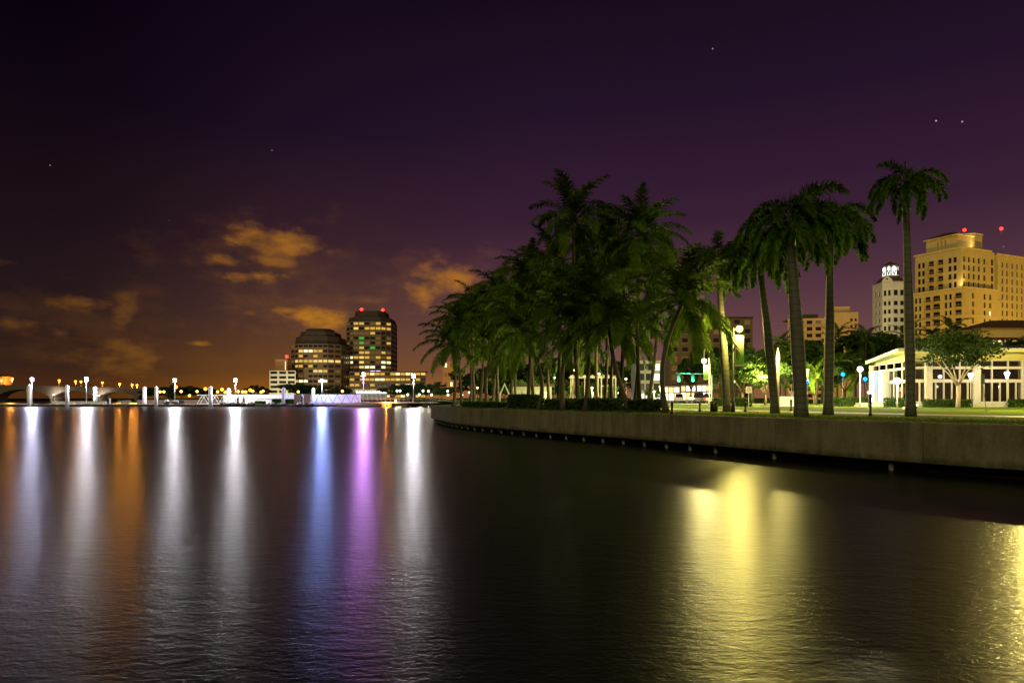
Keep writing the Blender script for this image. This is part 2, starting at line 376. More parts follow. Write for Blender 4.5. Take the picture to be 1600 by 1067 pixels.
# ------------------------------------------------------------------ vegetation builders
def frond_mesh(name, L, e0, e1, leaf, pairs, droop, seed, plume=0.0, m=None, wid=.055, sway=0, ex=1.25):
    r = random.Random(seed); mb = MB(); n = 12; pts = [Vector((0, 0, 0))]; tans = []
    for k in range(n):
        t = (k+.5)/n; a = R(e0+(e1-e0)*(t**ex)); y = math.sin(R(sway)*t); d = Vector((math.cos(a), y, math.sin(a))).normalized(); tans.append(d); pts.append(pts[-1]+d*(L/n))
    mb.tube(pts, [.045*(1-k/n)*(L/4)+.008 for k in range(n+1)], 3)
    for k in range(pairs):
        t = .14+.86*(k+.5)/pairs; q = t*n; i0 = min(int(q), n-1); p = pts[i0].lerp(pts[i0+1], q-i0); T = tans[i0]
        side0 = T.cross(Vector((0, 0, 1)))
        side0 = Vector((0, -1, 0)) if side0.length < .15 else side0.normalized(); nrm = side0.cross(T).normalized()
        ll = leaf*(math.sin(math.pi*min(1, .18+.80*t)) ** .7*.85+.15)*r.uniform(.85, 1.1)
        for s in (-1, 1):
            roll = r.uniform(-plume, plume)+.35*(1-t)
            d = (side0*s*math.cos(roll)+nrm*math.sin(roll))*.82+T*(.45+.5*t)+Vector((0, 0, -droop*.35))
            d = (d+Vector((r.uniform(-.1, .1), r.uniform(-.1, .1), r.uniform(-.1, .1)))).normalized()
            d2 = (d+Vector((0, 0, -droop*1.3))).normalized()
            w = (T-d*T.dot(d)).normalized()*wid*.5
            a, b = p, p+d*ll*.5; c = b+d2*ll*.5
            mb.add([a-w*.7, a+w*.7, b-w, b+w, c], [(0, 1, 3, 2), (2, 3, 4)])
    return mb.mesh(name, m or FROND)
COCO = [[frond_mesh('frond', 4.9, e0, e1, 1.0, 62, dr, 10*i+j, .45, wid=.085, sway=(-25, 0, 30)[j]) for j in range(3)] for i, (e0, e1, dr) in enumerate([(78, 5, .3), (64, -20, .4), (48, -35, .5), (28, -58, .6), (8, -72, .7), (-22, -84, .6)])]
ROYAL = [[frond_mesh('frond', 3.9, e0, e1, .72, 110, dr, 200+10*i+j, 1.25, ROYF, .07, ex=.8, sway=(-20, 5, 25)[j]) for j in range(3)] for i, (e0, e1, dr) in enumerate([(80, -40, .3), (66, -82, .4), (48, -92, .5), (26, -92, .5), (-8, -92, .4)])]
def palm(name, bx, by, cx, cyy, cz, style, nf, scale, label, group, seed, bow=.5, r0=None):
    r = random.Random(seed); t = thing(name, label, 'palm tree', (bx, by, GZ-.02), 0, group)
    dx, dy, h = cx-bx, cyy-by, cz-GZ; coco = style == 'coco'; fam = COCO if coco else ROYAL
    n = 14; pts = []; rad = []; rr = r0 or (.17 if coco else .30)
    for k in range(n+1):
        u = k/n; c = u**(1.6 if coco else 1.1); b = math.sin(math.pi*u)*bow
        pts.append((dx*c+b*(.6 if seed % 2 else -.6)*(.5 if not coco else 1), dy*c+b*.2, h*u))
        rad.append(rr*((1.0-.35*u)+.75*math.exp(-u*h/.55)) if coco else rr*(.82+.25*math.exp(-((u-.35)/.3)**2)-.30*max(0, u-.6)+.35*math.exp(-u*h/.5)))
    MB().tube(pts, rad, 10).build('trunk', TRUNK if coco else ROYT, t, True)
    if not coco:
        e = Vector(pts[-1]); MB().tube([e+Vector((0, 0, -.15)), e+Vector((0, 0, .25)), e+Vector((0, 0, .9)), e+Vector((0, 0, 1.5))], [rad[-1]*1.02, rad[-1]*1.12, rad[-1]*.85, .07], 10).build('crownshaft', SHAFT, t, True)
        MB().tube([e+Vector((0, 0, 1.4)), e+Vector((-.05, 0, 2.4)), e+Vector((.02, 0, 3.3*scale))], [.06, .04, .008], 5).build('spear_leaf', ROYF, t, True)
        top = e+Vector((0, 0, 1.15))
    else: top = Vector(pts[-1])
    a = r.uniform(0, 6.28)
    for k in range(nf):
        u = (k+.5)/nf; u = u if coco else .10+.90*u; lv = min(len(fam)-1, int(u**.85*len(fam))); a += 2.39996
        zoff = (1-u)*.35-.1
        link('frond', r.choice(fam[lv]), t, (top.x+.08*math.cos(a), top.y+.08*math.sin(a), top.z+zoff), rot=(r.uniform(-.12, .12), r.uniform(-.12, .12), a+r.uniform(-.25, .25)), scale=scale*r.uniform(.86, 1.12))
    return t
def crown_mesh(seed, rx, rz, nclump, nleaf, ls, m=None, flat=1.0):
    r = random.Random(seed); mb = MB()
    for c in range(nclump):
        while True:
            v = Vector((r.uniform(-1, 1), r.uniform(-1, 1), r.uniform(-.75, 1)))
            if .35 < v.length < 1: break
        cc = Vector((v.x*rx, v.y*rx, v.z*rz))*r.uniform(.85, 1.18); cr = rx*r.uniform(.16, .38)
        for k in range(nleaf):
            d = Vector((r.gauss(0, 1), r.gauss(0, 1), r.gauss(0, 1))).normalized()*cr*(r.random()**.4); d.z *= .7
            p = cc+d; a = Vector((r.gauss(0, 1), r.gauss(0, 1), r.gauss(0, .6))).normalized(); b = a.cross(Vector((r.gauss(0, 1), r.gauss(0, 1), r.gauss(0, 1)))).normalized()
            s = ls*r.uniform(.6, 1.3); mb.add([p-a*s, p+b*s*.45, p+a*s, p-b*s*.45], [(0, 1, 2, 3)])
    return mb.mesh('crown', m or LEAF)
CROWNS = [crown_mesh(s, 2.6, 2.0, 26, 95, .26) for s in (1, 2, 3, 4)]
UMBR = crown_mesh(9, 3.4, 1.5, 34, 120, .18, leafmat('dark_tree_leaf', (.035, .06, .012), .25))
AIRY = crown_mesh(12, 1.7, 1.8, 18, 60, .16)
def tree_trunk(h, r0, seed, spread=1.2, n=5):
    r = random.Random(seed); mb = MB(); fk = h*.5
    mb.tube([(0, 0, 0), (.04, 0, fk*.5), (0, .03, fk)], [r0*1.3, r0, r0*.9], 8)
    for k in range(n):
        a = k*6.28/n+r.uniform(-.4, .4); s = spread*r.uniform(.7, 1.1)
        mb.tube([(0, .03, fk-.1), (math.cos(a)*s*.4, math.sin(a)*s*.4, fk+(h-fk)*.5), (math.cos(a)*s, math.sin(a)*s, h+.3)], [r0*.6, r0*.4, r0*.15], 6)
    return mb
def tree(name, px, d, base_z, ytop, width, label, group, seed, crown=None, trunk_m=BARK, cfrac=.62, name_cat='tree'):
    x = X(px, d); ztop = Z(ytop, d); H = ztop-base_z; t = thing(name, label, name_cat, (x, d, base_z), 0, group)
    cm = crown or CROWNS[seed % 4]; ext = 2.6 if crown is None else (3.4*1.08 if crown is UMBR else 1.8); ez = 2.4 if crown is None else (2.1 if crown is UMBR else 2.2)
    sx = width/2/(ext*1.08); sz = H*cfrac/2/ez
    tree_trunk(H*(1-cfrac)+H*cfrac*.25, max(.08, H*.022), seed, width*.28).build('trunk', trunk_m, t, True)
    link('crown', cm, t, (0, 0, H-ez*sz), rot=(0, 0, seed*1.7), scale=(sx, sx, sz))
    return t
def hedge(name, poly_pts, h, z0, label, group=None, ls=.12, dens=55, m=None, seed=1, cat='hedge'):
    """clipped hedge along a polyline of (x, y, halfwidth)"""
    r = random.Random(seed); c0 = Vector(poly_pts[0][:2]); t = thing(name, label, cat, (c0.x, c0.y, z0), 0, group); core = MB(); lf = MB()
    for (x0, y0, w0), (x1, y1, w1) in zip(poly_pts, poly_pts[1:]):
        a, b = Vector((x0, y0))-c0, Vector((x1, y1))-c0; d = (b-a); L = d.length; d.normalize(); nn = Vector((-d.y, d.x))
        q = [a+nn*(w0-.15), a-nn*(w0-.15), b-nn*(w1-.15), b+nn*(w1-.15)]
        first_, last_ = (x0, y0) == tuple(poly_pts[0][:2]), (x1, y1) == tuple(poly_pts[-1][:2])
        for end, on in ((a, first_), (b, last_)):
            for k in range(int(dens*6*w0*h) if on else 0):
                P = Vector((end.x, end.y, r.uniform(0, h)))+Vector((nn.x, nn.y, 0))*r.uniform(-w0, w0)+Vector((d.x, d.y, 0))*r.uniform(-.1, .1)
                e = Vector((r.gauss(0, 1), r.gauss(0, 1), r.gauss(0, 1))).normalized(); g = e.cross(Vector((r.gauss(0, 1), r.gauss(0, 1), 1))).normalized(); s = ls*r.uniform(.6, 1.3)
                lf.add([P-e*s, P+g*s*.5, P+e*s, P-g*s*.5], [(0, 1, 2, 3)])
        if first_: q[0] = q[0]+d*.2; q[1] = q[1]+d*.2
        if last_: q[2] = q[2]-d*.2; q[3] = q[3]-d*.2
        core.prism([(p.x, p.y) for p in q], -.05, h-.15)
        for k in range(int(L*dens*3.2*(h+w0))):
            u = r.random(); w = w0+(w1-w0)*u; side = r.random(); p = a+d*L*u
            if side < .4: o_, z = r.uniform(-w, w), h+r.uniform(-.14, .09)
            else: o_, z = (w if side < .7 else -w)+r.uniform(-.14, .07), r.uniform(0, h)
            P = Vector((p.x+nn.x*o_, p.y+nn.y*o_, z)); e = Vector((r.gauss(0, 1), r.gauss(0, 1), r.gauss(0, 1))).normalized(); g = e.cross(Vector((r.gauss(0, 1), r.gauss(0, 1), 1))).normalized(); s = ls*r.uniform(.6, 1.3)
            lf.add([P-e*s, P+g*s*.5, P+e*s, P-g*s*.5], [(0, 1, 2, 3)])
    core.build('hedge_core', m or HEDGE, t); lf.build('foliage', m or HEDGE, t); return t

# ------------------------------------------------------------------ coconut grove
#  base px, depth, crown px, crown y, scale, fronds
coco = [(709, 76, 706, 540, .95, 18), (722, 86, 714, 502, .92, 18), (735, 84, 730, 520, .9, 16), (742, 80, 740, 480, .92, 20), (750, 74, 755, 502, .95, 18), (761, 70, 768, 540, .9, 16),
        (770, 82, 775, 496, .95, 18), (779, 74, 780, 462, .95, 20), (797, 70, 800, 500, 1, 18), (806, 88, 812, 545, .9, 14), (824, 57.5, 826, 470, .95, 18), (834, 66, 830, 436, .95, 22), (843, 55, 818, 520, .9, 16),
        (858, 70, 862, 462, .95, 18), (872, 60, 868, 418, .95, 20), (880, 51, 893, 505, .95, 18), (888, 75, 905, 540, .9, 14), (904, 53, 897, 345, .92, 22), (915, 49.5, 917, 478, 1.05, 20), (934, 66, 938, 445, 1, 18),
        (945, 62, 946, 395, .95, 20), (957, 60, 965, 515, .9, 14), (968, 56, 975, 420, 1, 18), (984, 46, 952, 500, .95, 20), (991, 58, 999, 505, .95, 16), (1000, 54, 1003, 366, .95, 22), (1012, 60, 1030, 430, .95, 18), (1041, 43.2, 1070, 470, .98, 22)]
special = {709: 'coconut palm nearest the rounded end of the seawall, fronds arching out left', 904: 'tallest coconut palm, its crown topping the whole grove', 1000: 'tall coconut palm whose crown tops the right side of the grove',
           1041: 'rightmost coconut palm of the grove, curved trunk leaning right over the seawall', 984: 'coconut palm with bowed trunk leaning left behind the seawall hedge', 915: 'coconut palm with straight pale-footed trunk close behind the middle of the seawall'}
for k, (bp, d, cp, cyp, sc_, nf) in enumerate(coco):
    lab = special.get(bp, 'dark coconut palm in the waterside grove, %s trunk from the left' % ORD[k])
    palm('coconut_palm', X(bp, d), d, X(cp, d), d+.4, Z(cyp, d), 'coco', int(nf*1.3), sc_, lab, 'coconut palms of the waterside grove', 31+k, bow=.35 if abs(bp-cp) < 15 else .8)
royal = [(1136, 47, 1124, 430, .82, 15, 'royal palm beside the banner lamp post, right of the green signals'), (1211, 42.5, 1190, 420, .80, 16, 'royal palm with slim trunk in front of the tall thin light pole'),
         (1252, 34.0, 1238, 380, .84, 18, 'thick-trunked royal palm standing nearest the seawall edge'), (1294, 39, 1300, 374, .84, 16, 'royal palm with straight grey trunk right of the thick-trunked one'),
         (1423, 35.5, 1419, 322, .60, 14, 'lone tall royal palm in front of the glass pavilion corner')]
for k, (bp, d, cp, cyp, sc_, nf, lab) in enumerate(royal):
    palm('royal_palm', X(bp, d), d, X(cp, d), d+.2, Z(cyp, d), 'royal', int(nf*1.5), sc_, lab, 'royal palms on the lawn', 71+2*k, bow=.12, r0=(.32 if k == 2 else .26 if k < 4 else .24))
# hedge along the wall under the grove
hr = [(715, 790), (790, 838), (842, 905), (905, 970), (970, 1030)]
for k, (p0, p1) in enumerate(hr):
    idxs = [i for i in range(len(WC)) if WC[i].y < 74 and p0 <= 800+HF*off(i, 2.2).x/off(i, 2.2).y <= p1]
    pts = [(off(i, 2.2).x, off(i, 2.2).y, .65) for i in idxs[::4]]
    hedge('hedge', pts, (.5, 1.15, .8, .85, .8)[k], GZ, ['low dark hedge under the palms at the left end of the seawall', 'taller rounded hedge block behind the seawall below the small gabled hut', 'dark clipped hedge behind the seawall between the hut and the middle palms', 'dark clipped hedge behind the middle of the seawall', 'dark hedge ending at the rightmost grove palm behind the seawall'][k], 'hedges along the seawall', seed=k+4, dens=70)

# ------------------------------------------------------------------ lamps
WLAMP = lambda s: emis('lamp_white_%d' % s, (1, .95, .88), s)
def point_glow(t, loc, energy, col):
    ld = bpy.data.lights.new('lamp_light', 'POINT'); ld.energy = energy; ld.color = col; ld.shadow_soft_size = .3
    lo = bpy.data.objects.new('lamp_light', ld); COL.objects.link(lo); lo.parent = t; lo.location = loc
def globe_lamp(name, px, d, y, base, r, em, label, group, cat='street lamp', post_r=.07, pm=None, cap=True):
    x = X(px, d); z = Z(y, d); t = thing(name, label, cat, (x, d, base), 0, group); h = z-base
    MB().tube([(0, 0, 0), (0, 0, .5), (0, 0, .55), (0, 0, h-r*.9)], [post_r*1.8, post_r*1.6, post_r, post_r*.8], 8).build('post', pm or STEEL, t, True)
    glow_globe(t, 'globe', (0, 0, h), r, em)
    if cap: MB().lathe((0, 0, h+r*.8), [(r*.75, 0), (r*.5, r*.25), (.02, r*.35)], 10).build('cap', pm or STEEL, t)
    return t
def head_lamp(px, d, y, base, em, label, group, s=1.0, arm=0, pm=None, name='dock_lamp', cat='dock lamp', glow=0):
    """flood style head: round hood over a big lens"""
    x = X(px, d); z = Z(y, d); t = thing(name, label, cat, (x, d, base), 0, group); h = z-base
    MB().tube([(0, 0, 0), (0, 0, h-.5*s)], [.12*s, .06*s], 8).build('post', pm or WHITE, t, True)
    glow_globe(t, 'lens', (0, 0, h), .62*s, em)
    MB().lathe((0, 0, h+.3*s), [(.5*s, 0), (.45*s, .2*s), (.15*s, .36*s), (.04*s, .5*s)], 12).build('hood', STEEL, t)
    MB().tube([(-.75*s, 0, h-.75*s), (.75*s, 0, h-.75*s)], .05*s, 6).build('crossarm', pm or WHITE, t)
    if glow: point_glow(t, (0, -.9*s, h-.6*s), glow, (1, .36, .05))
    return t
dock_em = {0: emis('dock_lamp_white', (1, .96, 1), 900), 1: emis('dock_lamp_blue', (.30, .40, 1), 1150), 2: emis('dock_lamp_violet', (.72, .30, 1), 1150), 3: emis('dock_lamp_cool', (.74, .72, 1), 950)}
DK = 224.0; DZ = .85
for (px, y, e, d, base, lab) in [(50, 592, 3, DK+2, DZ, 'bright bluish-white dock lamp at the far left beside a white piling'), (135, 591, 0, DK+2, DZ, 'bright white dock lamp in front of the arched bridge'), (273, 593, 0, DK+2, DZ, 'bright white dock lamp between two pairs of jet skis'),
                          (368, 593, 0, DK+2, DZ, 'bright white dock lamp above the white gangway'), (503, 594, 1, DK+3, DZ, 'bluish dock lamp behind the gangway truss, casting a blue streak'), (568, 584, 2, 209, 1.62, 'violet-tinted lamp on the fixed pier below the taller office tower'), (646, 586, 0, 209, 1.62, 'white pier lamp nearest the end of the seawall')]:
    head_lamp(px, d, y, base, dock_em[e], lab, 'tall lamps along the dock and pier', 1.0)

# ------------------------------------------------------------------ floating dock, pilings, gangway, pier
dk = thing('floating_dock', 'long low floating dock with pale deck across the harbour', 'dock', (X(240, DK), DK, 0))
xl, xr = X(-60, DK)-dk.location.x, X(522, DK)-dk.location.x; nseg = 20
for k in range(nseg):
    a = xl+(xr-xl)*k/nseg; b = xl+(xr-xl)*(k+1)/nseg
    MB().box(((a+b)/2, 1.5, .38), (b-a-.12, 3.4, .6)).build('float', DARKC, dk)
    MB().box(((a+b)/2, 1.5, .765), (b-a-.05, 3.6, .17)).build('deck_plank', PALE, dk)
def piling(px, ytop, d, r, label, m=WHITE):
    z = Z(ytop, d); t = thing('piling', label, 'piling', (X(px, d), d, 0), 0, 'pilings of the dock')
    MB().tube([(0, 0, -1.5), (0, 0, z-.7)], r, 14).build('shaft', m, t, True)
    MB().lathe((0, 0, z-.7), [(r*1.08, 0), (r*1.08, .15), (r*.6, .5), (.03, .7)], 14).build('pointed_cap', WHITE, t)
PGREY = mat('piling_grey', (.6, .6, .58), .7, .2, 1)
for (px, yt, d, r, lab, m_) in [(45.5, 601, DK-.8, .62, 'thick white dock piling at the far left next to the first lamp', WHITE), (105, 601, DK-.8, .55, 'white dock piling in front of the bridge between the first two lamps', PGREY), (149, 604, DK+4.5, .6, 'white dock piling just right of the second lamp', WHITE), (226, 603.5, DK+4.5, .6, 'white dock piling at the right end of the bridge', WHITE),
                         (244, 603, DK-.8, .5, 'grey dock piling left of the first pair of jet skis', PGREY), (329, 603, DK-.8, .58, 'grey dock piling standing before the left end of the gangway', PGREY), (357.5, 606, DK+4.5, .62, 'white dock piling behind the gangway left of the fourth lamp', WHITE), (443, 605, DK-.8, .6, 'grey dock piling before the gangway between jet skis', PGREY), (489.5, 605.5, DK+6, .55, 'white rounded piling behind the gangway truss', WHITE)]:
    piling(px, yt, d, r, lab, m_)
# gangway: white lattice sides
def gangway(px0, px1, d, z0, h, label, panel, mem, dep=2.2, n=8):
    x0, x1 = X(px0, d), X(px1, d); L = x1-x0; t = thing('gangway', label, 'gangway', (x0, d, z0))
    MB().box((L/2, dep/2, .1), (L, dep, .2)).build('walkway', PALE, t)
    for y in (0, dep):
        for z in (.25, h): MB().box((L/2, y, z), (L, .14, .14)).build('chord', mem, t)
        for k in range(n):
            a, b = L*k/n, L*(k+.5)/n; c = L*(k+1)/n
            MB().tube([(a, y, .25), (b, y, h)], .07, 5).build('diagonal', mem, t); MB().tube([(b, y, h), (c, y, .25)], .07, 5).build('diagonal', mem, t)
    if panel:
        for k in range(n):
            MB().box((L*(k+.5)/n, dep-.2, h/2+.1), (L/n-.06, .05, h-.3)).build('side_panel', panel, t)
gangway(308, 392, DK+5, Z(632, DK+5), 3.2, 'white lattice gangway section rising from the left, behind the dark jet skis', None, WHITE, n=5)
WPAN = mat('white_screen', (.72, .72, .7), .6, .1, 1)
gangway(345, 492, DK+9, Z(632, DK+9), 3.3, 'long white-clad gangway behind the jet ski dock', WPAN, WHITE, n=10)
gangway(492, 562, DK+3, Z(631, DK+3), 3.2, 'gangway with dark triangular trusses leading to the fixed pier', WPAN, mat('dark_truss', (.06, .06, .07), .5, .2, 2), n=5)
for k, (px, lab) in enumerate([(466, 'left of two brown concrete pier columns beside the gangway'), (481, 'right of two brown concrete pier columns beside the gangway')]):
    t = thing('pier_column', lab, 'column', (X(px, DK+1), DK+1.2, -1), 0, 'concrete columns beside the gangway'); z = Z(617, DK)+1
    MB().box((0, 0, z/2), (2.3, 2.0, z)).build('shaft', mat('brown_concrete', (.28, .22, .15), .8, .3, 1.5), t); MB().box((0, 0, z+.11), (2.6, 2.3, .2)).build('cap', PALE, t)
fp = thing('fixed_pier', 'fixed concrete pier with railing between the gangway and the seawall end', 'pier', (X(558, 210), 207, 0)); PL = X(700, 210)-X(556, 210)
for k in range(7):
    MB().box((PL*(k+.5)/7, 2, 1.42), (PL/7-.03, 5, .36)).build('deck_slab', PALE, fp)
for px in (601, 610, 634, 664, 674):
    MB().box((X(px, 208)-fp.location.x, 1.6, .1), (1.3, 3.5, 2.3)).build('support', DARKC, fp)
for k in range(22):
    MB().tube([(PL*k/21, -.3, 1.6), (PL*k/21, -.3, 2.65)], .05, 5).build('railing_post', PALE, fp)
MB().box((PL/2, -.3, 2.68), (PL, .1, .08)).build('handrail', PALE, fp)
# white bench-like rack and kiosk on the dock
rk = thing('bicycle_rack', 'low white rack rail on the dock near the right end of the bridge', 'rack', (X(188, DK), DK+2, DZ))
for k in range(9): MB().tube([(k*.5-2, 0, 0), (k*.5-2, 0, 1.0), (k*.5-1.75, 0, 1.15), (k*.5-1.6, 0, 1.0), (k*.5-1.6, 0, 0)], .05, 5).build('hoop', WHITE, rk)
bx = thing('ramp', 'low white boat ramp barrier on the dock under the bridge arches', 'barrier', (X(120, DK), DK+2.5, DZ))
for k in range(12): MB().box((k*1.5-9, 0, .45), (1.42, .3, .7)).build('panel', WHITE, bx)
MB().box((-.7, 0, .86), (18, .4, .1)).build('top_rail', WHITE, bx)
pd = thing('power_pedestal', 'small white power pedestal on the dock by the bridge', 'pedestal', (X(169, DK), DK+1, DZ))
MB().tube([(0, 0, 0), (0, 0, 1.5)], [.25, .22], 10).build('post', WHITE, pd); MB().lathe((0, 0, 1.5), [(.32, 0), (.32, .25), (.1, .4)], 10).build('cap', WHITE, pd)
# jet skis
def loft(mb, secs):
    n = len(secs[0]); vs = [p for s_ in secs for p in s_]; fs = [tuple(range(n-1, -1, -1)), tuple(range((len(secs)-1)*n, len(secs)*n))]
    for i in range(len(secs)-1):
        for k in range(n): k2 = (k+1) % n; fs.append((i*n+k, i*n+k2, (i+1)*n+k2, (i+1)*n+k))
    return mb.add(vs, fs)
def jet_ski():
    t = link('jet_ski', None); hull = mat('jetski_hull', (.05, .05, .07), .3, .2, 3, spec=.5); deck = mat('jetski_deck', (.42, .42, .48), .3, .2, 3, spec=.5); seat = mat('jetski_seat', (.03, .03, .035), .6, .2, 8)
    def sec(x, w, z0, z1): return [(x, -w, z1), (x, -w*.9, z0+.15), (x, 0, z0), (x, w*.9, z0+.15), (x, w, z1)]
    loft(MB(), [sec(-1.5, .5, .05, .5), sec(-.5, .58, 0, .5), (sec(.6, .55, 0, .55)), sec(1.3, .3, .15, .68), sec(1.75, .05, .45, .75)]).build('hull', hull, t)
    def s2(x, w, z0, z1): return [(x, -w, z0), (x, -w*.6, z1), (x, w*.6, z1), (x, w, z0)]
    loft(MB(), [s2(-.1, .5, .5, .62), s2(.25, .5, .5, 1.05), s2(.55, .45, .53, 1.12), s2(1.1, .3, .6, .88), s2(1.65, .06, .7, .76)]).build('cowl', deck, t)
    loft(MB(), [s2(-1.3, .22, .5, .82), s2(-.7, .22, .5, .95), s2(-.1, .2, .5, .86), s2(.25, .16, .5, .9)]).build('seat', seat, t)
    MB().tube([(.35, -.38, 1.25), (.42, -.1, 1.2), (.42, .1, 1.2), (.35, .38, 1.25)], .035, 6).build('handlebar', seat, t)
    MB().tube([(.42, 0, 1.0), (.42, 0, 1.2)], .07, 6).build('steering_post', seat, t)
    return t
js0 = jet_ski(); first = True
JS = [(259, -30), (279, 200), (350, -25), (364, -30), (377, -28), (392, -32), (424, -35), (440, -30), (466, -35), (483, -30)]
labs = ['jet ski left of the third dock lamp on the open dock', 'jet ski just right of the third dock lamp', 'leftmost jet ski of the row before the white gangway', 'second jet ski of the row before the white gangway', 'third jet ski of the row, below the dark posts', 'fourth jet ski of the row, left of the green planter', 'jet ski in front of the green planter left of the grey piling', 'jet ski at the foot of the grey piling', 'jet ski in front of the left brown column', 'jet ski in front of the right brown column']
for k, (px, a) in enumerate(JS):
    o = js0 if k == 0 else copy_tree(js0); d = DK-2.6 if k > 1 else DK+.9
    o.location = (X(px, d), d, .12 if k > 1 else DZ); o.rotation_euler = (0, 0, R(a)); o.scale = (1.25,)*3
    tag(o, labs[k], 'jet ski', 'jet skis moored at the dock')
for k, (px, yt) in enumerate([(371.5, 618.5), (380.5, 619)]):
    t = thing('mooring_post', ('left' if k == 0 else 'right')+' of two dark mooring posts standing before the white gangway', 'post', (X(px, DK-1), DK-.9, -.5), 0, 'dark mooring posts'); z = Z(yt, DK)+.5
    MB().tube([(0, 0, 0), (0, 0, z*.6), (.05, 0, z)], [.3, .34, .2], 9).build('shaft', mat('dark_timber', (.05, .03, .02), .9, .4, 4), t, True); MB().lathe((.02, 0, z*.55), [(.36, 0), (.38, .1), (.36, .2)], 9).build('collar', mat('orange_band', (.6, .2, .03), .6, .2, 3), t)
GREENB = leafmat('mangrove_leaf', (.07, .2, .02))
for k, (p0, p1, h, lab) in enumerate([(399, 414, .9, 'low bright green mangrove planter left of the grey piling'), (426, 441, 1.6, 'taller bright green mangrove planter behind the grey piling'), (446, 463, 1.5, 'bright green mangrove planter left of the brown columns')]):
    d = DK+1.2; hedge('mangrove_planter', [(X(p0, d), d, .7), (X(p1, d), d, .7)], h, DZ, lab, 'green planters on the dock', ls=.2, dens=40, m=GREENB, seed=50+k, cat='planter')

# ------------------------------------------------------------------ bridge and far lamps
BD = 420.0
br = thing('arched_bridge', 'concrete arched bridge with orange lamps at the far left', 'bridge', (X(-60, BD), BD, 0))
BC = mat('bridge_concrete', (.15, .115, .08), .8, .2, .3); bx0 = br.location.x
def bz(px): return Z(603.2+(px)*.025, BD)
piers = [-60, -8, 81, 150, 213, 262]
for a, b in zip(piers, piers[1:]):
    x0, x1 = X(a, BD)-bx0, X(b, BD)-bx0; n = 14; top = []; bot = []
    for k in range(n+1):
        u = k/n; x = x0+(x1-x0)*u; zt = bz(a+(b-a)*u); zb = 1.0+(zt-1.7-1.0)*(max(0, 1-(2*u-1)**2))**.55; top.append((x, zt)); bot.append((x, min(zb, zt-.9)))
    for nm, m_, dy, mb in (('arch_span', BC, 9, MB()),):
        pr = [(x, z) for x, z in bot]; vs = []
        for y in (0, dy):
            vs += [(x, y, z) for x, z in bot]+[(x, y, z) for x, z in top]
        N1 = n+1; fs = []
        for k in range(n):
            fs += [(k, k+1, N1+k+1, N1+k), (2*N1+k+1, 2*N1+k, 3*N1+k, 3*N1+k+1), (k+1, k, 2*N1+k, 2*N1+k+1), (N1+k, N1+k+1, 3*N1+k+1, 3*N1+k)]
        mb.add(vs, fs).build(nm, m_, br)
    MB().add([(x0, -.15, bz(a)+.002), (x1, -.15, bz(b)+.002), (x1, -.15, bz(b)+.9), (x0, -.15, bz(a)+.9), (x0, .1, bz(a)+.002), (x1, .1, bz(b)+.002), (x1, .1, bz(b)+.9), (x0, .1, bz(a)+.9)], [(0, 1, 2, 3), (5, 4, 7, 6), (3, 2, 6, 7)]).build('parapet', BC, br)
for p in piers[1:]:
    MB().box((X(p, BD)-bx0, 4.5, .9), (3.0, 8, 4.2)).build('pier', BC, br)
bh = thing('bridge_house', 'orange-lit bridge tender house at the left edge', 'building', (X(2, BD+6), BD+6, bz(0)))
MB().box((0, 0, 3.0), (8, 6, 6)).build('wall', mat('house_plaster', (.5, .36, .2), .8, .1, 1), bh); MB().frustum([(-4.6, -3.6), (4.6, -3.6), (4.6, 3.6), (-4.6, 3.6)], [(-1, -.5), (1, -.5), (1, .5), (-1, .5)], 6.0, 7.6).build('roof', ROOFT, bh)
for k in range(3): MB().box((-2.4+k*2.4, -3.03, 3.4), (1.1, .1, 1.8)).build('window', emis('window_warm', (1, .62, .2), 2.2, False), bh)
SOD = emis('sodium_lamp', (1, .24, .012), 8); SODW = emis('sodium_lamp_soft', (1, .50, .08), 7)
bl = [(6, 591), (19, 591), (92.5, 594), (118, 595.5), (126.5, 596), (160, 597.5), (187, 599.5), (206.5, 601), (214, 601.5)]
for k, (px, y) in enumerate(bl):
    head_lamp(px, BD+(1 if k % 2 else 8), y, bz(px)-.1, SOD, 'orange bridge lamp, %s from the left along the bridge' % ORD[k], 'orange lamps on the bridge', 1.1, pm=STEEL, name='bridge_lamp', cat='street lamp', glow=12000 if k in (0, 1, 6, 7, 8) else 3000)
UW = emis('underbridge_white', (1, .9, .8), 900)
for k, (px, y, lab) in enumerate([(84, 618, 'white floodlight low on the left bridge pier'), (155, 620, 'white floodlight low on the right bridge pier')]):
    t = thing('pier_floodlight', lab, 'floodlight', (X(px, BD-4), BD-4.5, -.5), 0, 'floodlights on the bridge piers'); z = Z(y, BD)+.5
    MB().tube([(0, 0, 0), (0, 0, z)], .2, 6).build('post', DARKC, t); MB().box((0, .1, z+.25), (1.4, .5, .5)).build('housing', STEEL, t); MB().box((0, .38, z+.32), (1.2, .06, .4)).build('lens', UW, t)
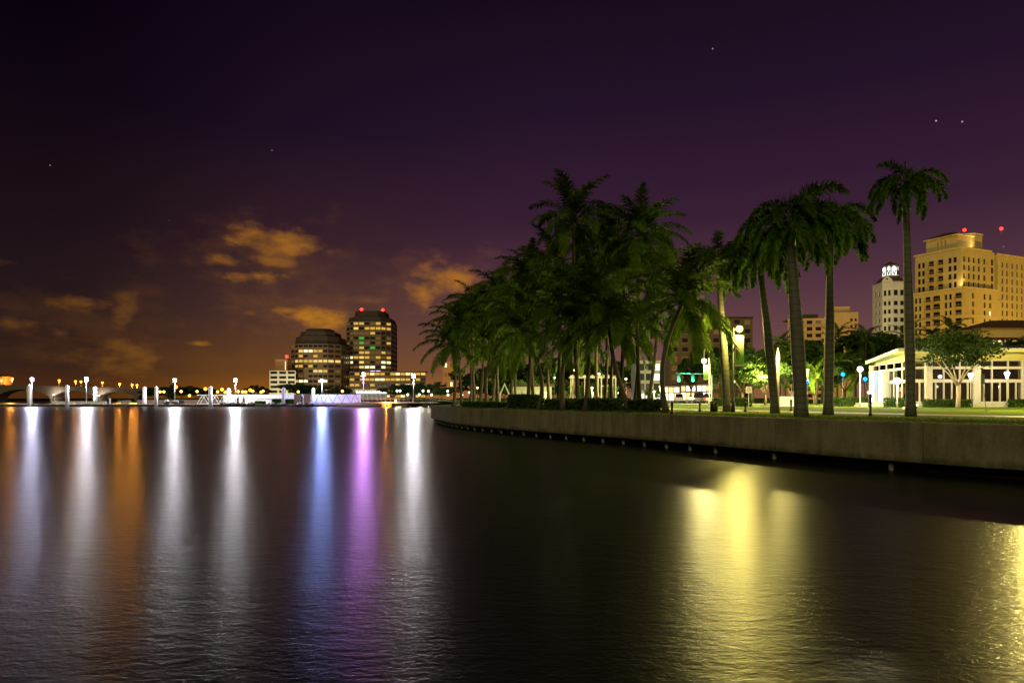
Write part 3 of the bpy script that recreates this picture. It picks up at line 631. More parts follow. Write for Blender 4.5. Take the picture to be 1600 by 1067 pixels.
# far shore lamps
fl = [(226, 611, 0), (250, 612, 1), (256, 612, 1), (275, 604.5, 0), (283, 611.5, 1), (296, 618, 1), (308, 611.5, 1), (321, 607.5, 0), (340, 612, 1), (347, 608.5, 0), (352, 613, 1), (372, 611.5, 1), (379, 612, 1), (384, 612, 1), (391, 609.5, 0), (395, 611, 1), (408, 612.5, 1), (411, 611, 1), (466, 612, 1), (535, 611, 1)]
for k, (px, y, e) in enumerate(fl):
    globe_lamp('shore_lamp', px, 285, y, GZ, .52 if e else .68, SODW if e else SOD, 'amber globe lamp on the far shore, %s from the left' % ORD[k], 'amber lamps on the far shore', post_r=.08, pm=BLACK, cap=False)
GW = emis('park_globe_white', (1, .93, .62), 60)
gl = [(620.5, 610.5), (625, 610.5), (637, 616.5), (655, 616.5), (661, 610.5), (669.5, 611), (674.5, 617), (699.5, 611), (700, 617), (618.5, 626)]
for k, (px, y) in enumerate(gl):
    globe_lamp('shore_lamp', px, 250 if k < 9 else 206, y, GZ if k < 9 else 1.6, .42 if k < 9 else .3, GW, 'pale globe lamp by the trees behind the fixed pier, %s from the left' % ORD[k] if k < 9 else 'low globe lamp at the railing of the fixed pier', 'pale lamps behind the pier', post_r=.07, pm=BLACK, cap=False)

# ------------------------------------------------------------------ buildings
GLASS_D = mat('dark_window_glass', (.02, .02, .03), .12, .0, 1, spec=.8)
LITS = [emis('window_amber', (1, .58, .10), .75, False), emis('window_gold', (1, .70, .18), 1.0, False), emis('window_cream', (1, .86, .45), 1.5, False), emis('window_dim', (.8, .45, .12), .18, False)]
GREEN_W = emis('window_green', (.1, .7, .1), .6, False); VIO_W = emis('window_violet', (.75, .6, 1), 2.6, False); RED_W = emis('window_red', (1, .2, .06), .9, False)
WCACHE = {}
def window_mesh(w, h, m):
    key = (round(w, 2), round(h, 2), m.name)
    if key not in WCACHE: WCACHE[key] = MB().box((0, .06, 0), (w, .08, h)).mesh('window', m)
    return WCACHE[key]
def facade(parent, o, ang, W_, z0, z1, us, vs, wm_, lit, rng, sill=None, depth=.35, balc=None):
    """o: local start (x, y); ang: direction of the wall; us: list of (centre, width); vs: list of (bottom, height); window objects sit recessed in holes"""
    ca, sa = math.cos(ang), math.sin(ang)
    def P(u, z, dp=0): return (o[0]+u*ca-dp*sa, o[1]+u*sa+dp*ca, z)
    U = sorted({0, W_}.union(*[{c-w/2, c+w/2} for c, w in us])) if us else [0, W_]
    V = sorted({z0, z1}.union(*[{b, b+h} for b, h in vs])) if vs else [z0, z1]
    mb = MB()
    def hole(u, v): return any(c-w/2 < u < c+w/2 for c, w in us) and any(b < v < b+h for b, h in vs)
    for a, b in zip(U, U[1:]):
        for c, d in zip(V, V[1:]):
            if not hole((a+b)/2, (c+d)/2): mb.add([P(a, c), P(b, c), P(b, d), P(a, d)], [(0, 1, 2, 3)])
    for c, w in us:
        for b, h in vs:
            a0, a1, b0, b1 = c-w/2, c+w/2, b, b+h
            q = [(a0, b0), (a1, b0), (a1, b1), (a0, b1)]
            for k in range(4):
                (ua, va), (ub, vb) = q[k], q[(k+1) % 4]; mb.add([P(ua, va), P(ua, va, depth), P(ub, vb, depth), P(ub, vb)], [(0, 1, 2, 3)])
    mb.build('wall', wm_, parent)
    for i, (c, w) in enumerate(us):
        for j, (b, h) in enumerate(vs):
            m_ = lit(i, j) if lit else GLASS_D
            wo = link('window', window_mesh(w, h, m_), parent, P(c, b+h/2, depth-.12), ang)
            if balc and balc(i, j): MB().box((0, -.75, -h/2-.12), (w+.6, 1.0, .2)).box((0, -1.2, -h/2+.75), (w+.6, .06, .07)).box((0, -1.2, -h/2+.4), (w+.6, .04, .04)).build('balcony', wm_, wo)
            elif sill and w < 3: link('sill', SILL(w, sill), wo, (0, -.28, -h/2-.05))
_s = {}
def SILL(w, m_):
    k = (round(w, 2), m_.name)
    if k not in _s: _s[k] = MB().box((0, 0, 0), (w+.3, .35, .14)).mesh('sill', m_)
    return _s[k]
def grid(n, W_, frac=.7, m0=.0): s = (W_-2*m0)/n; return [(m0+s*(k+.5), s*frac) for k in range(n)]
def rows(n, z0, fh, hh, lift=.9): return [(z0+k*fh+lift, hh) for k in range(n)]
RED = emis('aviation_red', (1, .012, .006), 16)
def beacon(px, d, y, label, base_z):
    t = thing('obstruction_light', label, 'roof beacon', (X(px, d), d, base_z), 0, 'red roof beacons'); h = max(.5, Z(y, d)-base_z)
    MB().tube([(0, 0, 0), (0, 0, h)], .12, 6).build('mast', STEEL, t); MB().ball((0, 0, h), .0022*d, 2).build('globe', RED, t)
rb = random.Random(5)
TAN1 = mat('office_stone', (.20, .145, .085), .8, .12, .2); DKROOF = mat('dark_roof', (.075, .055, .045), .8, .3, .3)
# taller office tower
D2 = 500.0
def oct_tower(name, label, pxl, pxr, d, ztop, nfl, wallm, litrow, chamf, bays, setb, crownz, rng):
    xl, xr = X(pxl, d), X(pxr, d); W_ = xr-xl; t = thing(name, label, 'office building', (xl, d, GZ)); H = ztop-GZ; fh = H/nfl; c = chamf
    vs = rows(nfl, 0, fh, fh*.5, fh*.3)
    def L(i0): return lambda i, j: litrow(i0+i, j)
    facade(t, (c, 0), 0, W_-2*c, 0, H, grid(bays, W_-2*c, .84), vs, wallm, L(2), rng)
    facade(t, (0, c), math.atan2(-c, c), c*math.sqrt(2), 0, H, grid(2, c*math.sqrt(2), .8), vs, wallm, L(0), rng)
    facade(t, (W_-c, 0), math.atan2(c, c), c*math.sqrt(2), 0, H, grid(2, c*math.sqrt(2), .8), vs, wallm, L(2+bays), rng)
    facade(t, (0, c+26), R(-90), 26, 0, H, grid(4, 26, .8), vs, wallm, lambda i, j: GLASS_D, rng)
    facade(t, (W_, c), R(90), 26, 0, H, grid(4, 26, .8), vs, wallm, lambda i, j: GLASS_D, rng)
    P0 = [(c, 0), (W_-c, 0), (W_, c), (W_, c+26), (0, c+26), (0, c)]
    MB().prism([(p[0]*.998+.04, p[1]+.1) for p in P0], H-.6, H+.02).build('roof', DKROOF, t)
    z = H+.03
    for (s, h) in setb:
        q = [(W_/2+(p[0]-W_/2)*s, 15+(p[1]-13)*s) for p in P0]; q2 = [(W_/2+(p[0]-W_/2)*s*.93, 15+(p[1]-13)*s*.93) for p in P0]
        MB().frustum(q, q2, z, z+h).build('roof_tier', DKROOF, t); z += h+.02
    return t
def lit2(i, j):
    if j == 14: return rb.choice(LITS[:2]) if i in (2, 4, 5, 6, 7, 8) else GLASS_D
    if j in (8,): return rb.choice(LITS) if rb.random() < .85 else GLASS_D
    if j in (7, 6): return rb.choice(LITS) if rb.random() < .6 else GLASS_D
    if j == 5 and i in (5, 6): return VIO_W
    if (i, j) in ((3, 12), (3, 11), (5, 10)): return GREEN_W
    return (LITS[3] if rb.random() < .75 else LITS[0]) if rb.random() < .45 else GLASS_D
oct_tower('office_tower', 'taller dark office tower with lit rows and two red roof beacons', 538, 609, D2, Z(502, D2), 16, TAN1, lit2, 6.5, 5, [(.97, 3.6), (.70, 5.0)], 0, rb)
def lit1(i, j):
    if j == 9: return rb.choice(LITS[:3]) if 2 <= i <= 6 else GLASS_D
    if j == 7: return rb.choice(LITS[:2]) if i >= 1 else LITS[3]
    if j == 5 and i in (5, 6, 7): return rb.choice([RED_W, LITS[1], LITS[0]])
    if j == 3: return rb.choice(LITS) if rb.random() < .7 else GLASS_D
    return (LITS[3] if rb.random() < .75 else LITS[0]) if rb.random() < .4 else GLASS_D
D1 = 470.0
oct_tower('office_block', 'shorter office block with stepped dark roof left of the tower', 449, 529, D1, Z(537, D1), 11, TAN1, lit1, 7.5, 6, [(.9, 5.5), (.72, 3.6), (.5, 2.2)], 0, rb)
beacon(565, D2+12, 483.5, 'left red beacon on the taller office tower', Z(490, D2+12)); beacon(598, D2+12, 484.5, 'right red beacon on the taller office tower', Z(490, D2+12))
beacon(448, 455, 557, 'single red beacon left of the stepped office block', Z(563, 455))
t = thing('parking_deck', 'pale banded low building at the left foot of the office block', 'building', (X(421, 450), 450, GZ)); W_ = X(462, 450)-X(421, 450); H = Z(579, 450)-GZ
CREAMW = mat('cream_wall', (.62, .58, .44), .8, .1, .3)
facade(t, (0, 0), 0, W_, 0, H, grid(3, W_, .8), rows(6, 0, H/6, H/6*.55, H/6*.3), CREAMW, None, rb); facade(t, (0, 14), R(-90), 14, 0, H, grid(2, 14, .8), rows(6, 0, H/6, H/6*.55, H/6*.3), CREAMW, None, rb)
MB().box((W_/2, 7, H-.3), (W_-.2, 13.8, .5)).build('roof', DKROOF, t)
t = thing('lift_tower', 'plain orange-lit block rising behind the pale banded building', 'building', (X(430, 462), 462, GZ)); H = Z(562, 462)-GZ; W_ = X(449, 462)-X(430, 462)
MB().box((W_/2, 4, H/2), (W_, 8, H)).build('wall', mat('ochre_wall', (.45, .3, .15), .8, .1, .4), t); MB().box((W_/2, 4, H+.26), (W_+.5, 8.5, .5)).build('parapet', TAN1, t); MB().box((W_-1.3, -.06, H*.85), (.5, .1, H*.22)).build('light_strip', LITS[2], t)
t = thing('podium_building', 'wide low podium with rows of lit windows right of the tower', 'office building', (X(546, 480), 480, GZ)); W_ = X(665, 480)-X(546, 480); H = Z(580, 480)-GZ
def litp(i, j): return rb.choice(LITS[:3]) if rb.random() < (.75 if j in (1, 3, 4) else .45) else GLASS_D
facade(t, (0, 0), 0, W_, 0, H, grid(15, W_, .86), rows(5, 0, H/5, H/5*.42, H/5*.3), TAN1, litp, rb)
MB().box((W_/2, 9, H-.2), (W_-.2, 17.6, .5)).build('roof', DKROOF, t)
t = thing('arcade', 'brightly lit white ground-floor arcade at the foot of the tower', 'arcade', (X(553, 300), 300, GZ)); W_ = X(602, 300)-X(553, 300)
for k in range(8): MB().box((W_*k/7, 0, 1.9), (.35, .35, 3.8)).build('column', WHITE, t)
MB().box((W_/2, 2, 4.1), (W_+1, 5, .6)).build('roof', WHITE, t); MB().box((W_/2, 4, 1.9), (W_, .3, 3.7)).build('back_wall', CREAMW, t)
for k in range(7): MB().box((W_*(k+.5)/7, 3.75, 3.3), (W_/9, .1, .8)).build('light_panel', emis('arcade_light', (1, .95, .8), 5), t)
t = thing('slender_block', 'slender orange-lit block seen left of the grove palms', 'building', (X(692, 330), 330, GZ)); H = Z(565, 330)-GZ
facade(t, (0, 0), 0, 5.5, 0, H, grid(2, 5.5, .4), rows(4, 0, H/4, H/9, H/10), mat('orange_wall', (.55, .3, .08), .8, .1, .4), lambda i, j: rb.choice(LITS), rb); MB().box((2.75, 3, H/2), (5.4, 5.4, H-.05)).build('core', TAN1, t)

# hotel on the right
HOT = mat('hotel_stucco', (.58, .44, .18), .85, .14, .25, .1); HTRIM = mat('hotel_trim', (.66, .53, .26), .8, .1, .4)
HA = R(24.8); hx, hy = X(1502, 240), 240
ho = thing('hotel', 'large floodlit golden stucco hotel with stepped upper storeys', 'hotel', (hx, hy, GZ), HA)
def zz(y, d): return Z(y, d)-GZ
HT = zz(387, 240); HL = zz(449.5, 238); fh = 2.92
lith = lambda i, j: LITS[2] if (i, j) == (2, 4) else GLASS_D
SNG = 1.05
vsU = [(HT-2.0-2.9-k*2.93, 2.0) for k in range(5)]; vsU = vsU[:4]
# upper: left face runs from far-left to the corner; right face from corner to the right
LU = [(1.6, 1.05), (3.2, 1.05), (6.2, 1.9), (9.6, 1.9), (13.0, 1.1), (14.8, 1.1)]
facade(ho, (0, 17), R(-90), 17, HL, HT, LU, vsU, HOT, None, rb, HTRIM, balc=lambda i, j: i in (2, 3))
facade(ho, (0, 0), 0, 17, HL, HT, [(1.7, 1.15), (4.4, 1.15), (7.1, 1.15), (10.0, 1.15), (13.2, 1.15)], vsU, HOT, None, rb, HTRIM)
vsL = [(HL-2.0-1.6-k*2.93, 2.0) for k in range(12)]
LL = [(1.4, .9), (3.0, .9), (6.0, 1.9), (9.2, 2.5), (12.6, .9), (14.2, .9), (17.0, 2.2)]
facade(ho, (-1.6, 17), R(-90), 19, 0, HL-.05, LL, vsL, HOT, None, rb, HTRIM, balc=lambda i, j: i in (2, 3, 6))
facade(ho, (-1.6, -2), 0, 19, 0, HL-.05, [(5.0, 1.15), (11.6, 1.15), (14.8, 1.15)], vsL, HOT, lambda i, j: LITS[2] if (i == 2 and j == 2) else GLASS_D, rb, HTRIM)
MB().box((7.2, 7.5, HL-.2), (17.4, 18.8, .3)).build('terrace', HTRIM, ho)
for nm, zc, e in (('cornice', HT+.15, .45), ('string_course', HL+.12, .35)):
    w = 17 if nm == 'cornice' else 19.2; o0 = (0, 0) if nm == 'cornice' else (-1.6, -2)
    MB().box((o0[0]+w/2-e/2, o0[1]-e/2+.1, zc), (w+e, e+.2, .5)).build(nm, HTRIM, ho); MB().box((o0[0]-e/2+.1, o0[1]+w/2+.33, zc), (e+.2, w, .5)).build(nm, HTRIM, ho)
for k in (3, 7): 
    MB().box((7.9, -2.12, HL-k*2.93-.4), (19.2, .2, .22)).build('band', HTRIM, ho); MB().box((-1.72, 7.4, HL-k*2.93-.4), (.2, 19, .22)).build('band', HTRIM, ho)
MB().box((8.5, 8.5, HT-.25), (16.9, 16.9, .4)).build('roof', HTRIM, ho)
# right wing with blue-green bay
facade(ho, (17.0, .6), 0, 3.2, 0, HT, [(1.6, 1.9)], [(HT-4.6-k*2.93, 2.1) for k in range(16)], HOT, None, rb)
facade(ho, (20.2, -.4), 0, 26, 0, HT-.8, [(3.0, .95), (5.8, .95), (9, .95), (12, .95), (15, .95)], [(HT-5.3-k*2.93, 2.0) for k in range(16)], HOT, None, rb, HTRIM)
facade(ho, (20.2, .6), R(-90), 1.0, 0, HT-.8, [], [], HOT, None, rb)
MB().box((33.2, -.5, HT-.6), (26.4, .5, .5)).build('cornice', HTRIM, ho)
for k in (4, 9): MB().box((33.2, -.5, HT-5.6-k*2.93), (26.0, .2, .25)).build('band', HTRIM, ho)
# rooftop pavilion and drum
PH = HT+.1
facade(ho, (1.2, 13.5), R(-90), 11.5, PH, PH+5.0, [(4.3, .7), (5.7, .7), (7.1, .7)], [(PH+1.0, 3.0)], HOT, lambda i, j: LITS[3], rb)
facade(ho, (1.2, 2.0), 0, 8.0, PH, PH+5.0, [], [], HOT, None, rb)
MB().box((5.2, 7.7, PH+5.15), (9.6, 13, .3)).build('eave', HTRIM, ho)
MB().frustum([(.3, 1.1), (10.1, 1.1), (10.1, 14.3), (.3, 14.3)], [(4.5, 6), (6, 6), (6, 9.5), (4.5, 9.5)], PH+5.32, PH+7.2).build('hip_roof', ROOFT, ho)
dr = [(14.5+5.6*math.cos(a*math.pi/4+.39), 8+5.6*math.sin(a*math.pi/4+.39)) for a in range(8)]
MB().prism(dr, PH, PH+6.4).build('drum', HOT, ho); MB().prism([(14.5+(x-14.5)*1.05, 8+(y-8)*1.05) for x, y in dr], PH+6.42, PH+6.9).build('drum_cornice', HTRIM, ho)
hm = lambda u, v: Vector((hx+u*math.cos(HA)-v*math.sin(HA), hy+u*math.sin(HA)+v*math.cos(HA)))
for (px, y, lab) in ((1507, 359.5, 'left red beacon on the golden hotel roof'), (1564.5, 357.5, 'right red beacon on the golden hotel roof')):
    beacon(px, 251, y, lab, GZ+PH+6.9)
# low tiled-roof wing in front
lw = thing('hotel_annex', 'low hotel wing with dark hipped roof and lit awninged windows at the right', 'building', (X(1532, 190), 190, GZ)); H = zz(512, 190)
facade(lw, (0, 0), 0, 26, 0, H, [(3.2, 2.2), (6, 2.2), (9, 2.0)], [(H-5.2, 2.2)], HOT, lambda i, j: LITS[2] if i < 2 else LITS[1], rb, HTRIM)
facade(lw, (0, 12), R(-90), 12, 0, H, [], [], HOT, None, rb)
MB().frustum([(-1, -1), (27, -1), (27, 13), (-1, 13)], [(7, 5), (21, 5), (21, 7), (7, 7)], H+.01, H+2.6).build('hip_roof', ROOFT, lw)
for u in (3.2, 6, 9): MB().add([(u-1.4, -.02, H-2.7), (u+1.4, -.02, H-2.7), (u+1.4, -1.1, H-3.5), (u-1.4, -1.1, H-3.5), (u-1.4, -.02, H-2.78), (u+1.4, -.02, H-2.78), (u+1.4, -1.1, H-3.58), (u-1.4, -1.1, H-3.58)], [(0, 1, 2, 3), (7, 6, 5, 4), (3, 2, 6, 7), (0, 3, 7, 4), (2, 1, 5, 6)]).build('awning', mat('maroon_awning', (.12, .03, .02), .8, .2, 2), lw)
# white tower with lantern
WT = mat('white_stucco', (.70, .66, .54), .85, .1, .3); dT = 290.0
wt = thing('lantern_tower', 'white octagonal residential tower topped by a bright lit lantern', 'tower', (X(1384, dT), dT, GZ)); H = zz(441, dT); W_ = X(1425, dT)-X(1384, dT); c = 2.7
vs = [(H-6.2-k*3.55, 1.9) for k in range(10)]
vs[0] = (H-5.6, 2.4)
facade(wt, (c, 0), 0, W_-2*c, 0, H, [(1.6, 1.7), (4.3, 1.7)] if W_-2*c > 5.6 else grid(2, W_-2*c, .6), vs, WT, None, rb, WT)
facade(wt, (0, c), math.atan2(-c, c), c*1.4142, 0, H, [(1.05, .95), (2.75, .95)], vs, WT, None, rb, WT)
facade(wt, (W_-c, 0), math.atan2(c, c), c*1.4142, 0, H, [(1.05, .95), (2.75, .95)], vs, WT, None, rb, WT)
facade(wt, (0, c+8), R(-90), 8, 0, H, [(2.5, 1.2), (5.5, 1.2)], vs, WT, None, rb, WT); facade(wt, (W_, c), R(90), 8, 0, H, [], [], WT, None, rb)
P0 = [(c, 0), (W_-c, 0), (W_, c), (W_, c+8), (W_-c, 2*c+8), (c, 2*c+8), (0, c+8), (0, c)]; cxm, cym = W_/2, c+4
sc2 = lambda s: [(cxm+(x-cxm)*s, cym+(y-cym)*s) for x, y in P0]
for zz_ in (H-7.4, H+.05): MB().prism(sc2(1.035), zz_, zz_+.35).build('cornice', WT, wt)
MB().prism(sc2(.97), H-.2, H+.03).build('roof_deck', WT, wt)
# gables on the chamfers
for (gx, gy, ang) in ((c/2, c/2, math.atan2(-c, c)), (W_-c/2, c/2, math.atan2(c, c))):
    g = MB().add([(-2.2, -.1, 0), (2.2, -.1, 0), (1.6, -.1, 1.3), (0, -.1, 2.5), (-1.6, -.1, 1.3), (-2.2, .5, 0), (2.2, .5, 0), (1.6, .5, 1.3), (0, .5, 2.5), (-1.6, .5, 1.3)], [(0, 1, 2, 3, 4), (9, 8, 7, 6, 5), (1, 6, 7, 2), (2, 7, 8, 3), (3, 8, 9, 4), (4, 9, 5, 0)]).build('gable', WT, wt, loc=(gx, gy, H+.42), rz=ang)
    MB().tube([(0, -.16, 1.2), (0, -.09, 1.2)], .4, 10).build('oculus', GLASS_D, g)
MB().frustum(sc2(.96), sc2(.52), H+.42, H+3.2).build('tiled_roof', ROOFT, wt)
MB().prism(sc2(.48), H+3.22, H+3.7).build('lantern_base', WT, wt)
lz = H+3.72; LH = zz(411.5, dT)-lz; LN = emis('lantern_light', (.95, 1, .88), 1.5)
r8 = sc2(.46)
for k in range(8):
    (xa, ya), (xb, yb) = r8[k], r8[(k+1) % 8]; mx_, my_ = (xa+xb)/2, (ya+yb)/2; L = math.hypot(xb-xa, yb-ya); an = math.atan2(yb-ya, xb-xa)
    MB().tube([(xa, ya, lz), (xa, ya, lz+LH)], .24, 6).build('lantern_column', DKROOF, wt)
    n = 8; prof = [(-L*.40, 0), (L*.40, 0)]+[(L*.40*math.cos(q*math.pi/n), LH*.62+LH*.3*math.sin(q*math.pi/n)) for q in range(n+1)]
    MB().add([(x, .0, z) for x, z in prof]+[(x, .15, z) for x, z in prof], [tuple(range(len(prof))), tuple(range(2*len(prof)-1, len(prof)-1, -1))]).build('lantern_arch', LN, wt, loc=(mx_, my_, lz), rz=an)
    for s_ in (-1, 1): MB().tube([(0, -.12, LH*.05), (s_*L*.26, -.12, LH*.5)], .17, 5).build('tracery', DKROOF, wt, loc=(mx_, my_, lz), rz=an)
MB().frustum(sc2(.56), sc2(.03), lz+LH+.01, lz+LH+2.0).build('lantern_roof', ROOFT, wt)
# mid-distance apartment blocks
OCH = mat('ochre_stucco', (.55, .38, .17), .85, .12, .3)
ap = thing('apartment_block', 'ochre balconied apartment block seen between the royal palm trunks', 'apartment building', (X(1231, 348), 348, GZ), R(-9)); H = zz(495, 335)
facade(ap, (0, 0), 0, 21, 0, H, grid(5, 21, .66), rows(12, 0, H/12, H/12*.55, H/12*.3), OCH, lambda i, j: LITS[2] if (i, j) in ((4, 8), (2, 4)) else (LITS[3] if rb.random() < .15 else GLASS_D), rb, HTRIM)
MB().box((10.5, 6, H+.3), (21.4, 12, .6)).build('parapet', OCH, ap)
for j in range(1, 12): MB().box((10.5, -.5, H/12*j+.1), (20.6, 1.0, .22)).build('balcony_slab', HTRIM, ap)
facade(ap, (21, -1.5), 0, 12.2, 0, H+3.2, [(9.0, 1.1), (11, .9)], [(H-1.5-k*3.2, 1.5) for k in range(8)], OCH, None, rb, HTRIM)
facade(ap, (21, 0), R(-90), 1.5, 0, H+3.2, [], [], OCH, None, rb); facade(ap, (33.2, -1.5), R(90), 10, 0, H+3.2, [], [], OCH, None, rb)
MB().box((27, 3, H+3.3), (12, 9, .3)).build('roof', TAN1, ap); MB().box((26, 3, H+4.9), (8, 4, 2.8)).build('penthouse', OCH, ap); MB().box((12, 6, H+1.8), (7, 5, 2.4)).build('plant_room', DKROOF, ap)
t = thing('apartment_tower', 'tan apartment tower half hidden behind the palms above the green signals', 'apartment building', (X(1046, 230), 230, GZ)); H = zz(497, 230); W_ = X(1176, 230)-X(1046, 230)
facade(t, (0, 0), 0, W_, 0, H, grid(8, W_, .55), rows(9, 0, H/9, H/9*.5, H/9*.3), mat('tan_stucco', (.22, .15, .08), .85, .12, .3), lambda i, j: (LITS[3] if rb.random() < .3 else GLASS_D), rb, HTRIM)
facade(t, (0, 10), R(-90), 10, 0, H, [], [], TAN1, None, rb); MB().box((W_/2, 5, H+.2), (W_+.4, 10.4, .5)).build('roof', DKROOF, t)
t = thing('office_frame_building', 'white framed glass building lit at dusk behind the grove trunks', 'building', (X(996, 150), 150, GZ)); H = zz(566, 150); W_ = X(1032, 150)-X(996, 150)
BLUEG = mat('blue_glass', (.03, .04, .08), .15, .0, 1, spec=.8)
facade(t, (0, 0), 0, W_, 0, H, grid(3, W_, .8), rows(4, 0, H/4, H/4*.68, H/4*.18), WHITE, lambda i, j: emis('shop_white', (1, .9, .78), 1.6, False) if j == 0 or (i, j) in ((2, 3), (2, 2)) else BLUEG, rb)
MB().box((W_/2, 4, H+.2), (W_+.3, 8, .4)).build('roof', WHITE, t); facade(t, (0, 8), R(-90), 8, 0, H, [], [], WHITE, None, rb)
# shopfronts down the side street
SHOP = [emis('shop_pink', (1, .72, .6), 5, True), emis('shop_cream', (1, .86, .6), 5, True), emis('shop_orange', (1, .42, .14), 3, True)]
for k, (p0, p1, yt, d, lab) in enumerate([(1036, 1062, 603, 150, 'bright pink-lit shopfront left of the street under the green signals'), (1064, 1087, 601, 175, 'cream-lit shopfront at the end of the street'), (1089, 1112, 600, 150, 'red and white lit shopfront right of the street')]):
    t = thing('shopfront', lab, 'shop', (X(p0, d), d, GZ), 0, 'lit shopfronts at the end of the street'); W_ = X(p1, d)-X(p0, d); H = zz(yt, d)
    facade(t, (0, 0), 0, W_, 0, H, grid(3, W_, .8), [(.4, H*.42), (H*.62, H*.28)], CREAMW, lambda i, j: SHOP[(i+j+k) % 3], rb)
    MB().box((W_/2, 3, H+.15), (W_+.3, 6.4, .3)).build('roof', DKROOF, t); MB().box((W_/2, -.5, H*.56), (W_, 1.1, .12)).build('canopy', mat('canopy_red', (.4, .06, .04), .7, .2, 2) if k == 2 else WHITE, t)
# small hut in the grove
t = thing('park_hut', 'low pale green hut with flat dark roof and white gabled porch among the palms', 'hut', (X(783, 96), 96, GZ)); W_ = X(862, 96)-X(783, 96); H = zz(604, 96)
MB().box((W_/2+.8, 2, H/2), (W_-1.6, 4, H)).build('wall', mat('pale_green_wall', (.5, .55, .42), .7, .1, 1), t); MB().box((W_/2+.8, 2, H+.2), (W_-.8, 5, .4)).build('roof', DKROOF, t)
for k in range(4): MB().box((2.2+k*1.35, -.03, H*.55), (.9, .08, H*.5)).build('shutter', mat('hut_shutter', (.62, .66, .55), .6, .1, 1), t)
g = MB().add([(-.75, -.4, H*.55), (0, -.4, H+.55), (.75, -.4, H*.55), (.55, -.4, H*.55), (0, -.4, H+.2), (-.55, -.4, H*.55)]+[(x, .4, z) for x, z in ((-.75, H*.55), (0, H+.55), (.75, H*.55), (.55, H*.55), (0, H+.2), (-.55, H*.55))], [(0, 1, 4, 5), (1, 2, 3, 4), (11, 10, 7, 6), (10, 9, 8, 7), (0, 6, 7, 1), (1, 7, 8, 2), (5, 4, 10, 11), (4, 3, 9, 10)]).build('gable', WHITE, t, loc=(.5, -.3, 0))
for s_ in (-.65, .65): MB().box((.5+s_, -.6, H*.28), (.14, .14, H*.56)).build('porch_post', WHITE, t)
t = thing('pergola', 'thin white pergola frame lit among the palms right of the hut', 'pergola', (X(895, 98), 98, GZ)); W_ = X(962, 98)-X(895, 98); H = zz(590, 98)
for k in range(4):
    for y in (0, 3): MB().box((W_*k/3, y, H/2), (.16, .16, H)).build('post', PALE, t)
for y in (0, 3): MB().box((W_/2, y, H+.1), (W_+.6, .16, .2)).build('beam', PALE, t)
for k in range(12): MB().box((W_*k/11, 1.5, H+.3), (.1, 4, .18)).build('rafter', PALE, t)

# ------------------------------------------------------------------ glass pavilion
PV = mat('pavilion_white', (.56, .50, .41), .6, .08, 1); GL = glassmat('pavilion_glass', (.55, .58, .56))
pvY = 72.0; cx0, cx1 = X(1424, 72), X(1424, 72)+22
pv = thing('pavilion', 'white framed glass pavilion with wide overhanging lit roof', 'pavilion', (cx0, pvY, GZ)); fz = .42; top = zz(562, 72)
yz = lambda y: zz(y, 72)
side = Vector((X(1364, 85.0)-cx0, 13.0)); SL = side.length; sang = math.atan2(side.y, side.x)
MB().prism([(-.3, -.6), (22.5, -.6), (22.5, 13.6), (side.x-.4, side.y+.5)], 0, fz).build('plinth', PALE, pv)
def member(u0, u1, z0, z1, face, name, th=.16, m_=PV, proud=0):
    c = (u0+u1)/2
    if face == 'f': MB().box((c, -proud, (z0+z1)/2), (u1-u0, th, z1-z0)).build(name, m_, pv)
    else:
        p = side.normalized()*c; n = Vector((-side.normalized().y, side.normalized().x))*proud; MB().box((p.x+n.x, p.y+n.y, (z0+z1)/2), (u1-u0, th, z1-z0), sang).build(name, m_, pv)
zd, zm0, zm1, zc0 = yz(597.5), yz(592.5), yz(576.5), yz(572.5)
for face, Lf, nb in (('f', 22.0, 13), ('s', SL, 5)):
    b = Lf/nb
    for (za, zb, nm) in ((zd, zm0, 'transom'), (zm1, zc0, 'transom'), (top-.12, top, 'head_rail'), (fz, fz+.14, 'sill_rail')):
        member(0, Lf, za, zb, face, nm, .14)
    for k in range(nb+1):
        big = (k % 3 == 1) if face == 'f' else (k == nb)
        member(k*b-(.34 if big else .07), k*b+(.34 if big else .07), fz+.002, top-.002, face, 'column' if big else 'mullion', .7 if big else .18, PV, 0)
    for k in range(nb):
        member((k+.5)*b-.06, (k+.5)*b+.06, fz+.15, zd-.001, face, 'door_stile', .17)
        for q in range(2): member((k+q*.5)*b+.09, (k+q*.5+.5)*b-.09, fz+.16, zd-.01, face, 'pane', .02, GL)
        member(k*b+.09, (k+1)*b-.09, zm0+.01, zm1-.01, face, 'pane', .02, GL); member(k*b+.09, (k+1)*b-.09, zc0+.01, top-.13, face, 'pane', .02, GL)
# roof; yellow light of the park lamps is put into the soffit colour
ev = [(X(1403, 69.8)-cx0, 69.8-pvY), (26, 69.6-pvY), (26, 16), (X(1352.5, 83.5)-cx0+3.2, 16.5), (X(1352.5, 83.5)-cx0, 11.5)]
ez0 = [zz(549.5, 69.8), zz(549.5, 69.8), zz(549, 70), zz(566, 84), zz(569, 83.5)]
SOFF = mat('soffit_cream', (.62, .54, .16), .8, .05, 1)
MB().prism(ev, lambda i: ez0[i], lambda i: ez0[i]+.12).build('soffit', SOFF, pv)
MB().prism([(p[0]*1.001-.05, p[1]-.06) for p in ev], lambda i: ez0[i]+.125, lambda i: ez0[i]+.36).build('fascia', mat('fascia_grey', (.4, .38, .36), .6, .1, 1), pv)
MB().add([(*ev[i], ez0[i]+.37) for i in range(5)]+[(8, 6, ez0[0]+1.3), (22, 6, ez0[0]+1.3)], [(0, 1, 6, 5), (1, 2, 6), (2, 3, 5, 6), (3, 4, 5), (4, 0, 5)]).build('roof', DKROOF, pv)
